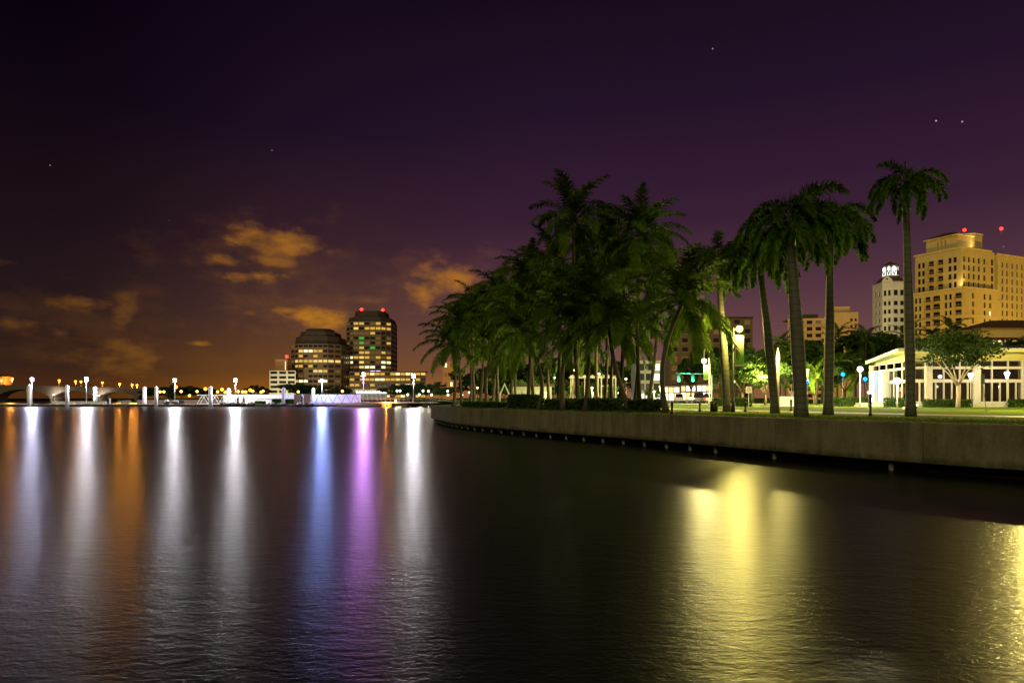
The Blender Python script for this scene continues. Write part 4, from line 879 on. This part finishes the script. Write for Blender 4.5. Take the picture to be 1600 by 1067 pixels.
MB().prism([(-.1, .25), (21.9, .25), (21.9, 13), (side.x+.25, side.y-.2)], top+.01, zz(551, 72)).build('ceiling', SOFF, pv)
MB().box((12, 12.6, (fz+top)/2), (18.5, .2, top-fz-.1)).build('back_wall', mat('interior_wall', (.3, .24, .2), .8, .2, 1), pv)
# entry portico posts at left end
for k, px in enumerate((1364.5, 1379.0)):
    p = (X(px, 80 if k else 82.5)-cx0-.1, (80 if k else 82.5)-pvY-.7); MB().box((p[0], p[1], (fz+zz(580, 81))/2), (1.0, .8, zz(580, 81)-fz)).build('entry_pier', WHITE, pv)
# chairs glow: interior pendant lights
for (u, v, z) in ((1.6, 3.5, 3.4), (2.4, 6.5, 3.5), (3.4, 9.5, 3.3), (5.8, 5, 2.2)):
    b_ = glow_globe(pv, 'pendant_light', (u, v, z), .16, emis('pendant', (1, .8, .5), 160)); MB().tube([(u, v, z+.14), (u, v, top)], .02, 5).build('cord', BLACK, pv)
# steps and low planters in front
t = thing('entry_steps', 'low pale steps at the left entrance of the pavilion', 'steps', (X(1372, 74), 74, GZ))
for k in range(2): MB().box((0, k*.5, .1+.11*k), (4.6-.8*k, 1.2, .19+.2*k)).build('step', PALE, t)
MB().box((cx0+11, 70.3, GZ+.16), (22, .35, .32)); o = MB().box((11.5, 0, .16), (21, .35, .32)).build('planter_wall', PALE, loc=(cx0, 69.9, GZ)); tag(o, 'long low pale kerb wall in front of the pavilion', 'low wall')
for k, (p0, p1, lab, h_) in enumerate([(1385, 1414, 'dark clipped hedge left of the lone royal palm before the pavilion', .9), (1445, 1514, 'clipped hedge before the pavilion under the umbrella-shaped tree', .75), (1579, 1640, 'clipped hedge before the pavilion at the right edge', .75), (1305, 1335, 'rounded clipped hedge left of the pavilion entrance', .95), (1337, 1356, 'clipped hedge right beside the pavilion entrance', .95), (1148, 1172, 'pale lit clipped hedge behind the square sign', .9), (1115, 1134, 'clipped hedge left of the banner lamp palm', .9), (1222, 1250, 'small clipped hedge by the white low wall', .5)]):
    d = 69 if k < 3 else 76; hedge('hedge', [(X(p0, d), d, .5), (X(p1, d), d, .5)], h_, GZ, lab, 'clipped hedges near the pavilion', ls=.1, dens=60, seed=80+k)
o = MB().box((0, 0, .55), (2.6, .3, 1.1)).build('low_wall', WHITE, loc=(X(1228, 74), 74, GZ)); tag(o, 'short white wall between the royal palm trunks', 'low wall')

# ------------------------------------------------------------------ park furniture and lamps
YEL = emis('park_lamp_yellow', (1, .80, .18), 1250); PWH = emis('park_lamp_white', (1, .88, .46), 1100); COOL = emis('sconce_cool', (.95, .92, 1), 60)
def banner_mat():
    m = bpy.data.materials.new('banner_print'); m.use_nodes = True; N = m.node_tree.nodes; Lk = m.node_tree.links.new; b = N['Principled BSDF']; b.inputs['Roughness'].default_value = .6
    tc = N.new('ShaderNodeTexCoord'); s = N.new('ShaderNodeSeparateXYZ'); Lk(tc.outputs['Generated'], s.inputs[0]); nz = N.new('ShaderNodeTexNoise'); nz.inputs['Scale'].default_value = 5; Lk(tc.outputs['Generated'], nz.inputs[0])
    ma = N.new('ShaderNodeMath'); ma.operation = 'MULTIPLY_ADD'; Lk(nz.outputs[0], ma.inputs[0]); ma.inputs[1].default_value = .15; Lk(s.outputs[2], ma.inputs[2])
    r = N.new('ShaderNodeValToRGB'); Lk(ma.outputs[0], r.inputs[0]); e = r.color_ramp.elements; e[0].position = .12; e[0].color = (.55, .5, .4, 1); e[1].position = .9; e[1].color = (.8, .8, .78, 1)
    for p, c in ((.15, (.12, .35, .02, 1)), (.42, (.15, .4, .03, 1)), (.62, (.6, .68, .45, 1))): x = e.new(p); x.color = c
    Lk(r.outputs[0], b.inputs['Base Color']); return m
BAN = banner_mat()
def banner_lamp(px, d, y, r, em, label, side_=1, bh_=2.05, bw=.62, hook=False):
    x = X(px, d); z = Z(y, d)-GZ; t = thing('banner_lamp', label, 'street lamp', (x, d, GZ)); ph = z+.1 if not hook else z+.9
    MB().tube([(0, 0, 0), (0, 0, .6), (0, 0, .65), (0, 0, ph)], [.14, .13, .08, .06], 8).build('post', PALE if hook else BLACK, t, True)
    if hook: MB().tube([(0, 0, ph), (-.08, 0, ph+.3), (-.32, 0, ph+.45), (-.56, 0, ph+.3), (-.6, 0, z+.3)], .05, 6).build('hook_arm', PALE, t, True)
    gx = -.6 if hook else side_*.42
    if not hook: MB().tube([(0, 0, z-.15), (gx, 0, z-.05)], .04, 6).build('arm', BLACK, t)
    glow_globe(t, 'globe', (gx, 0, z), r, em); MB().lathe((gx, 0, z+r*.7), [(r*.8, 0), (r*.5, r*.35), (.03, r*.5)], 10).build('hood', BLACK, t)
    sgn = -1 if hook else side_
    MB().box((sgn*(bw/2+.1), 0, z-.45-bh_/2), (bw, .03, bh_)).build('banner', BAN, t)
    for zq in (z-.43, z-.47-bh_): MB().tube([(0, 0, zq), (sgn*(bw+.14), 0, zq)], .025, 5).build('banner_arm', BLACK, t)
    return t
banner_lamp(1145.5, 45.8, 514, .24, YEL, 'yellow-lit lamp post with a white and green banner beside a royal palm')
banner_lamp(1634, 48, 510, .24, emis('park_lamp_yellow_far', (1, .80, .20), 5200), 'yellow-lit banner lamp post just beyond the right edge of the view')
banner_lamp(1648, 62, 535, .24, emis('park_lamp_yellow_back', (1, .84, .30), 1700), 'yellow-lit banner lamp post near the pavilion beyond the right edge of the view')  # added lamp outside the view, put in to brighten the lawn
banner_lamp(1108.5, 75, 564, .3, emis('hook_lamp', (1, .82, .28), 1000), 'hooked lamp post with pale banner near the green signals', hook=True, bh_=1.6, bw=.55)
t = thing('light_pole', 'tall thin pale pole with a glowing tapered tip beside a royal palm trunk', 'light pole', (X(1215.5, 56), 56, GZ)); zt = zz(543, 56)
MB().tube([(0, 0, 0), (0, 0, zt-1.6)], [.13, .1], 8).build('pole', PALE, t, True); glow_globe(t, 'glowing_tip', (0, 0, zt-.8), .14, emis('tip_light', (1, .78, .22), 1100), MB().tube([(0, 0, zt-1.6), (0, 0, zt-.9), (0, 0, zt-.6), (0, 0, zt)], [.1, .16, .14, .02], 10))
globe_lamp('park_lamp', 1344, 71, 577, GZ, .3, PWH, 'bright white lamp left of the pavilion entrance', 'white lamps by the pavilion', post_r=.05, pm=PALE)
globe_lamp('park_lamp', 1402, 66, 595, GZ, .32, emis('bowl_white', (1, .98, .92), 260), 'large white globe lamp before the pavilion side windows', 'white lamps by the pavilion', post_r=.05, pm=PALE)
for k, (px, y) in enumerate([(1517, 586), (1573.5, 584)]):
    d = 69.5; z = zz(y, d); t = thing('torch_lamp', ('torch-shaped white lamp right of the umbrella tree, before the pavilion', 'torch-shaped bluish lamp before the pavilion at the far right')[k], 'street lamp', (X(px, d), d, GZ), 0, 'torch lamps before the pavilion')
    MB().tube([(0, 0, 0), (0, 0, z-.5)], .05, 8).build('post', PALE, t); glow_globe(t, 'torch_globe', (0, 0, z), .2, COOL, MB().lathe((0, 0, z-.5), [(.08, 0), (.14, .25), (.26, .55), (.22, .68), (.05, .72)], 12))
for k, (px, y) in enumerate([(1417, 626), (1413, 638), (1432, 632.5), (1357, 613), (1296, 612)]):
    d = 60 if k < 3 else 73; globe_lamp('bollard_light', px, d, y, GZ, .13, emis('bollard_glow', (1, .75, .42), 120), ['small glowing ball light left of the lone palm trunk, upper one', 'small glowing ball light left of the lone palm trunk, lower one', 'small glowing ball light right of the lone palm trunk', 'small warm globe light at the pavilion steps', 'small warm globe light between the trunks left of the hedge'][k], 'small ball lights', cat='bollard light', post_r=.03, pm=BLACK, cap=False)
# lamps glowing among and behind the grove
YG = emis('grove_lamp', (1, .86, .34), 3000)
YD = emis('grove_lamp_small', (1, .9, .5), 60); YL = emis('grove_path_light', (1, .85, .30), 3600)
gl2 = sorted([(722, 617, 105, emis('grove_cool', (.75, .95, 1), 500)), (746, 606, 115, YD), (733, 613, 112, YD), (866, 590, 92, YD), (898, 578, 94, YD), (936, 584, 100, YD), (925, 606, 90, YG), (978, 592, 98, YD), (999, 602, 100, YG), (822, 604, 115, YG), (1031, 604, 112, YG), (858, 606, 104, YG), (953, 607, 108, YG)])  # last pair listed: strong low lamps added to light the grove
for k, (px, y, d, em) in enumerate(gl2):
    globe_lamp('park_lamp', px, d, y, GZ, .17, em, 'globe lamp glowing behind the grove trunks, %s from the left' % ORD[k], 'globe lamps behind the grove', post_r=.05, pm=BLACK, cap=False)
for k, (px, y, d) in enumerate([(853, 614, 74), (926, 614, 70), (967, 614, 66), (1022, 612, 62)]):  # added lights, put in to brighten the grove crowns from below
    globe_lamp('path_light', px, d, y, GZ, .12, YL, 'low path light standing between the grove trunks, %s from the left' % ORD[k], 'low path lights in the grove', cat='path light', post_r=.04, pm=BLACK, cap=False)
globe_lamp('park_lamp', 1146.5, 82, 596, GZ, .16, YG, 'small globe lamp behind the banner palm', None, post_r=.05, pm=PALE, cap=False)
# extra lamps added behind the lawn to light it and the trees
for k, (px, y, d) in enumerate([(1262, 578, 84), (1195, 585, 88)]):
    globe_lamp('park_lamp', px, d, y, GZ, .17, emis('lawn_lamp', (1, .84, .28), 9000), ['globe lamp shining in the foliage behind the thick palm trunk', 'globe lamp shining in the foliage left of the slim palm trunk'][k], 'globe lamps behind the lawn', post_r=.05, pm=BLACK, cap=False)
BLUE = emis('blue_light', (.0006, .34, 1), 160)
for k, (px, y) in enumerate([(1262, 596), (1317, 585), (1352, 592)]):
    globe_lamp('blue_lamp', px, 80, y, GZ, .22, BLUE, ['blue light peeking out right of the thick palm trunk', 'blue light in the trees left of the pavilion', 'blue light nearest the pavilion roof edge'][k], 'blue lights left of the pavilion', cat='lamp', post_r=.04, pm=BLACK, cap=False)
# bollards, bin, signs
for k, (px, d, yt) in enumerate([(1050, 40.5, 627), (1093.5, 47.5, 628), (1164.5, 47, 627.5), (1236, 49, 624), (1360, 36.5, 615)]):
    h = Z(yt, d)-GZ; t = thing('bollard', ['dark bollard at the foot of the rightmost grove palm', 'thin dark bollard on the lawn below the street', 'thin dark bollard between the banner lamp and the square sign', 'dark bollard between the slim and thick palm trunks', 'dark slim bollard on the lawn left of the lone palm'][k], 'bollard', (X(px, d), d, GZ), 0, 'dark bollards along the path')
    MB().lathe((0, 0, 0), [(.11, 0), (.10, .12), (.065, .16), (.055, h-.22), (.085, h-.2), (.085, h-.1), (.05, h-.02), (.02, h)], 10).build('post', BLACK, t, True); MB().lathe((0, 0, h*.55), [(.075, 0), (.08, .04), (.075, .08)], 10).build('collar', BLACK, t)
t = thing('litter_bin', 'dark squat litter bin on the lawn left of the banner palm', 'litter bin', (X(1115.5, 46.5), 46.5, GZ))
MB().lathe((0, 0, 0), [(.22, 0), (.26, .05), (.28, .55), (.24, .6)], 12).build('body', BLACK, t, True); MB().lathe((0, 0, .61), [(.29, 0), (.27, .08), (.1, .14)], 12).build('lid', BLACK, t, True)
t = thing('square_sign', 'small square white sign on a post with a faint red symbol', 'sign', (X(1170, 70), 70, GZ)); z0, z1 = zz(614, 70), zz(604, 70)
MB().box((0, .04, (z1)/2), (.08, .05, z1)).build('post', STEEL, t); MB().box((0, 0, (z0+z1)/2), (.62, .02, z1-z0)).build('plate', WHITE, t)
rg = MB(); n = 14
for k in range(n):
    a, b = 6.2832*k/n, 6.2832*(k+1)/n; zc = (z0+z1)/2; rg.add([(r_*math.cos(q), -.016, zc+r_*math.sin(q)) for r_, q in ((.15, a), (.2, a), (.2, b), (.15, b))], [(0, 1, 2, 3)])
rg.add([(-.14, -.016, zc-.11), (-.11, -.016, zc-.14), (.14, -.016, zc+.11), (.11, -.016, zc+.14)], [(0, 1, 2, 3)]).build('symbol', mat('sign_red', (.5, .1, .1), .6, 0), t)
t = thing('street_sign', 'grey back of a narrow sign on a leaning post before the pavilion', 'sign', (X(1541.5, 44), 44, GZ)); z1 = zz(584, 44)
MB().tube([(0, 0, 0), (-.33, 0, z1)], .025, 6).build('post', STEEL, t); MB().box((-.27, -.04, z1-.34), (.26, .015, .64)).build('plate', mat('sign_back', (.22, .24, .24), .5, .15, 3), t)
# traffic signals
t = thing('traffic_signal', 'traffic signal mast with two green lights over the street', 'traffic signal', (X(1114, 110), 110.5, GZ)); zs = zz(594, 110)
MB().tube([(0, 0, 0), (0, 0, zs+1.2)], [.16, .11], 8).build('mast', STEEL, t); xa = X(1061, 110)-X(1114, 110); xb = X(1083, 110)-X(1114, 110)
MB().tube([(0, 0, zs+1.0), (xa-.4, 0, zs+1.15)], [.09, .05], 8).build('arm', STEEL, t)
for x in (xa, xb):
    h = MB().box((x, -.2, zs+.38), (.42, .25, 1.2)).build('signal_head', BLACK, t)
    MB().tube([(x, -.34, zs), (x, -.36, zs)], .24, 16).build('green_lens', emis('signal_lens', (.05, 1, .55), 6, False), h); point_glow(t, (x, -.85, zs), 1700, (.005, 1, .40))
    for dz, nm, m_ in ((.38, 'amber_lens', mat('amber_off', (.12, .06, .01), .4, 0)), (.76, 'red_lens', mat('red_off', (.12, .01, .01), .4, 0))): MB().tube([(x, -.33, zs+dz), (x, -.35, zs+dz)], .15, 12).build(nm, m_, h)
# cars on the street
def car(px, d, rz, paint, label, tail=True):
    t = thing('parked_car', label, 'car', (X(px, d), d, GZ+.012), rz, 'cars on the street'); g = mat('car_glass', (.02, .02, .025), .1, 0, spec=.8)
    def sec(y, w, z0, z1): return [(-w, y, z0), (-w, y, (z0+z1)/2), (-w*.86, y, z1), (w*.86, y, z1), (w, y, (z0+z1)/2), (w, y, z0)]
    loft(MB(), [sec(-2.25, .8, .4, .95), sec(-2.1, .9, .28, 1.02), sec(0, .93, .25, 1.05), sec(1.4, .92, .28, 1.0), sec(2.2, .8, .4, .8)]).build('body', paint, t)
    def s2(y, w0, w1, z): return [(-w0, y, 1.0), (-w1, y, z), (w1, y, z), (w0, y, 1.0)]
    loft(MB(), [s2(-2.0, .8, .78, 1.03), s2(-1.75, .85, .68, 1.68), s2(.2, .85, .7, 1.72), s2(1.2, .85, .75, 1.03)]).build('cabin', g, t); MB().box((0, -.75, 1.73), (1.36, 1.9, .06)).build('roof', paint, t)
    for sx in (-1, 1):
        for y in (-1.4, 1.4):
            w = MB().tube([(sx*.72, y, .33), (sx*.94, y, .33)], .33, 14).build('wheel', BLACK, t); MB().tube([(sx*.945, y, .33), (sx*.955, y, .33)], .2, 10).build('rim', STEEL, w)
        MB().box((sx*.68, -2.24, .85), (.26, .06, .2)).build('tail_lamp', emis('tail_red', (1, .06, .02), 30 if tail else 2, False), t)
car(1087, 104.8, R(0), mat('car_black', (.015, .015, .017), .25, 0, spec=.6), 'dark car seen from behind on the street below the green signals', False)
car(1106.5, 128, R(-12), mat('car_silver', (.35, .35, .36), .3, 0, metal=.5), 'car with glowing red tail lamps further up the street', True)
car(1061, 140, R(-12), mat('car_white', (.7, .7, .7), .3, 0, spec=.5), 'white car far up the street between the shopfronts', False)

# ------------------------------------------------------------------ background trees
umb = tree('umbrella_tree', 1497, 66.5, GZ, 511, (1560-1434)/HF*66.5, 'umbrella-shaped tree with pale forked trunk before the pavilion', None, 7, UMBR, mat('pale_bark', (.42, .33, .24), .8, .3, 5, .4), .60)
tree('young_tree', 1238, 76, GZ, 577, 3.6, 'airy young tree lit yellow-green between two royal palm trunks', None, 8, AIRY, mat('pale_bark', (.4, .3, .2)), .66)
bt = [(1080, 150, 548, 7), (1108, 160, 534, 9), (1150, 165, 526, 9), (1132, 100, 548, 5.5), (1160, 92, 552, 5.5), (1176, 108, 535, 8), (1196, 88, 560, 6), (1226, 112, 528, 8), (1272, 90, 566, 6), (1285, 118, 522, 9), (1320, 96, 545, 7), (1336, 120, 512, 10), (1362, 125, 515, 10), (1392, 120, 518, 10), (1440, 122, 524, 9), (1470, 140, 515, 10), (1530, 130, 520, 9), (1560, 150, 528, 10), (1592, 125, 522, 9)]
for k, (px, d, y, w) in enumerate(sorted(bt)): tree('shade_tree', px, d, GZ, y, w, 'dark leafy tree behind the lawn and pavilion, %s from the left' % ORD[k], 'leafy trees behind the lawn', 20+k, cfrac=.7)
bp_ = [(1218, 104, 540, 15), (1240, 96, 556, 14), (1275, 88, 586, 14), (1288, 98, 560, 14), (1309, 92, 573, 14), (1334, 90, 592, 14), (1352, 110, 530, 14), (1308, 130, 526, 15), (1412, 110, 528, 14), (1484, 112, 518, 14), (1452, 130, 530, 14)]
for k, (px, d, y, nf) in enumerate(sorted(bp_)): palm('background_palm', X(px, d), d, X(px+2, d), d, Z(y, d), 'coco', nf, .62 if d < 105 else .75, 'smaller palm among the trees behind the lawn, %s from the left' % ORD[k], 'palms behind the lawn', 301+k, bow=.15, r0=.14)
gb = [(775, 150, 566, 9), (800, 155, 560, 10), (830, 150, 562, 10), (858, 160, 556, 11), (885, 150, 564, 10), (915, 158, 560, 11), (945, 150, 566, 9), (975, 160, 562, 10), (738, 160, 574, 10), (903, 104, 600, 4.5), (930, 108, 596, 5), (952, 102, 602, 4.5), (1024, 118, 606, 4), (868, 120, 590, 6), (842, 124, 584, 6.5), (815, 122, 588, 6), (790, 126, 590, 6), (760, 130, 590, 7)]
for k, (px, d, y, w) in enumerate(sorted(gb)): tree('shade_tree', px, d, GZ, y, w, 'lamp-lit leafy tree glimpsed through the grove trunks, %s from the left' % ORD[k], 'leafy trees behind the grove', 60+k, cfrac=.85)
ls_ = [(245, 300, 604, 15), (262, 305, 603, 16), (285, 300, 601, 17), (305, 310, 604, 16), (322, 305, 606, 14), (396, 330, 600, 8), (412, 340, 603, 9), (458, 300, 597, 12), (478, 310, 600, 12), (505, 300, 602, 13), (534, 296, 604, 11), (612, 275, 603, 12), (634, 290, 598, 14), (655, 280, 600, 13), (676, 270, 596, 13), (690, 262, 603, 11)]
for k, (px, d, y, w) in enumerate(ls_): tree('shore_tree', px, d, GZ, y, w, 'dark tree on the far shore below the skyline, %s from the left' % ORD[k], 'trees on the far shore', 90+k, cfrac=.8)

# ------------------------------------------------------------------ floodlights of the buildings
def flood(loc, target, energy, col, ang, label):
    t = thing('floodlight', label, 'floodlight', loc); dv = Vector(target)-Vector(loc)
    MB().box((0, 0, .3), (.5, .5, .6)).build('base', BLACK, t)
    ld = bpy.data.lights.new('flood_beam', 'SPOT'); ld.energy = energy; ld.color = col; ld.spot_size = ang; ld.spot_blend = .6; ld.shadow_soft_size = .4
    lo = bpy.data.objects.new('flood_beam', ld); COL.objects.link(lo); lo.parent = t; lo.location = (0, 0, 1.0); lo.rotation_euler = dv.to_track_quat('-Z', 'Y').to_euler()
AMB = (1, .61, .09)
def hp(u, v, z): p = hm(u, v); return (p.x, p.y, z)
flood(hp(-45, -10, GZ), hp(-2, 8, 36), 63000, AMB, R(75), 'ground floodlight aimed at the left face of the golden hotel')
flood(hp(8, -48, GZ), hp(8, -1, 36), 63000, AMB, R(70), 'ground floodlight aimed at the right face of the golden hotel')
flood(hp(34, -45, GZ), hp(32, 0, 36), 48000, AMB, R(70), 'ground floodlight aimed at the right wing of the golden hotel')
flood(hp(12, .8, GZ+HT+.2), hp(5, 4, GZ+HT+5), 3000, (1, .75, .3), R(120), 'roof floodlight on the hotel terrace')
flood(hp(-.8, -1.4, GZ+HL+.1), hp(-.3, 4, GZ+HL+5), 900, (1, .75, .3), R(120), 'ledge floodlight on the hotel')
flood((X(1390, 250), 250, GZ), (X(1392, 290), 292, 38), 30000, (1, .86, .55), R(70), 'ground floodlight aimed at the white lantern tower')
flood((X(1285, 285), 290, GZ), (X(1285, 340), 345, 30), 60000, (1, .56, .12), R(75), 'ground floodlight aimed at the ochre apartment block')
flood((X(1565, 165), 165, GZ), (X(1560, 190), 190, 16), 12600, AMB, R(90), 'ground floodlight aimed at the low hotel wing')
flood((X(1110, 190), 195, GZ), (X(1105, 230), 230, 18), 3000, AMB, R(90), 'ground floodlight aimed at the tan apartment tower')
flood((X(440, 420), 420, GZ), (X(440, 452), 452, 12), 39000, (1, .9, .6), R(80), 'ground floodlight aimed at the pale banded building')
flood((X(490, 400), 395, GZ), (X(492, 470), 470, 25), 28000, (1, .70, .3), R(75), 'ground floodlight aimed at the stepped office block')
flood((X(580, 420), 420, GZ), (X(580, 500), 500, 32), 30000, (1, .68, .28), R(75), 'ground floodlight aimed at the taller office tower')
flood((X(695, 300), 300, GZ), (X(697, 330), 330, 12), 9000, (1, .5, .08), R(60), 'ground floodlight aimed at the slender orange block')

# ------------------------------------------------------------------ grass blades along the wall edge
r = random.Random(77); gb_ = MB(); i0, i1 = widx(14), widx(70)
for k in range(26000):
    j = r.randint(i0, i1); o_ = .32+abs(r.gauss(0, 1))*2.4; p = off(j, o_); x, y = p.x+r.uniform(-.3, .3), p.y+r.uniform(-.3, .3)
    h = r.uniform(.05, .13); a = r.uniform(0, 6.28); w = .012; lx, ly = r.uniform(-.05, .05), r.uniform(-.05, .05)
    gb_.add([(x-w*math.cos(a), y-w*math.sin(a), GZ), (x+w*math.cos(a), y+w*math.sin(a), GZ), (x+lx, y+ly, GZ+h)], [(0, 1, 2)])
go = gb_.build('grass', leafmat('grass_blade', (.10, .15, .010), .3)); go['kind'] = 'stuff'; go['label'] = 'short green grass along the top of the seawall'; go['category'] = 'grass'

# small amber work lamp under the fixed pier
t = thing('pier_underlight', 'small amber lamp under the fixed pier deck glowing on the water', 'lamp', (X(604, 206.4), 206.4, 1.0))
MB().tube([(0, 0, .1), (0, 0, .24)], .05, 6).build('stem', BLACK, t); MB().ball((0, 0, 0), .14, 2).build('bulb', SOD, t); point_glow(t, (0, -.5, -.15), 2600, (1, .3, .04))
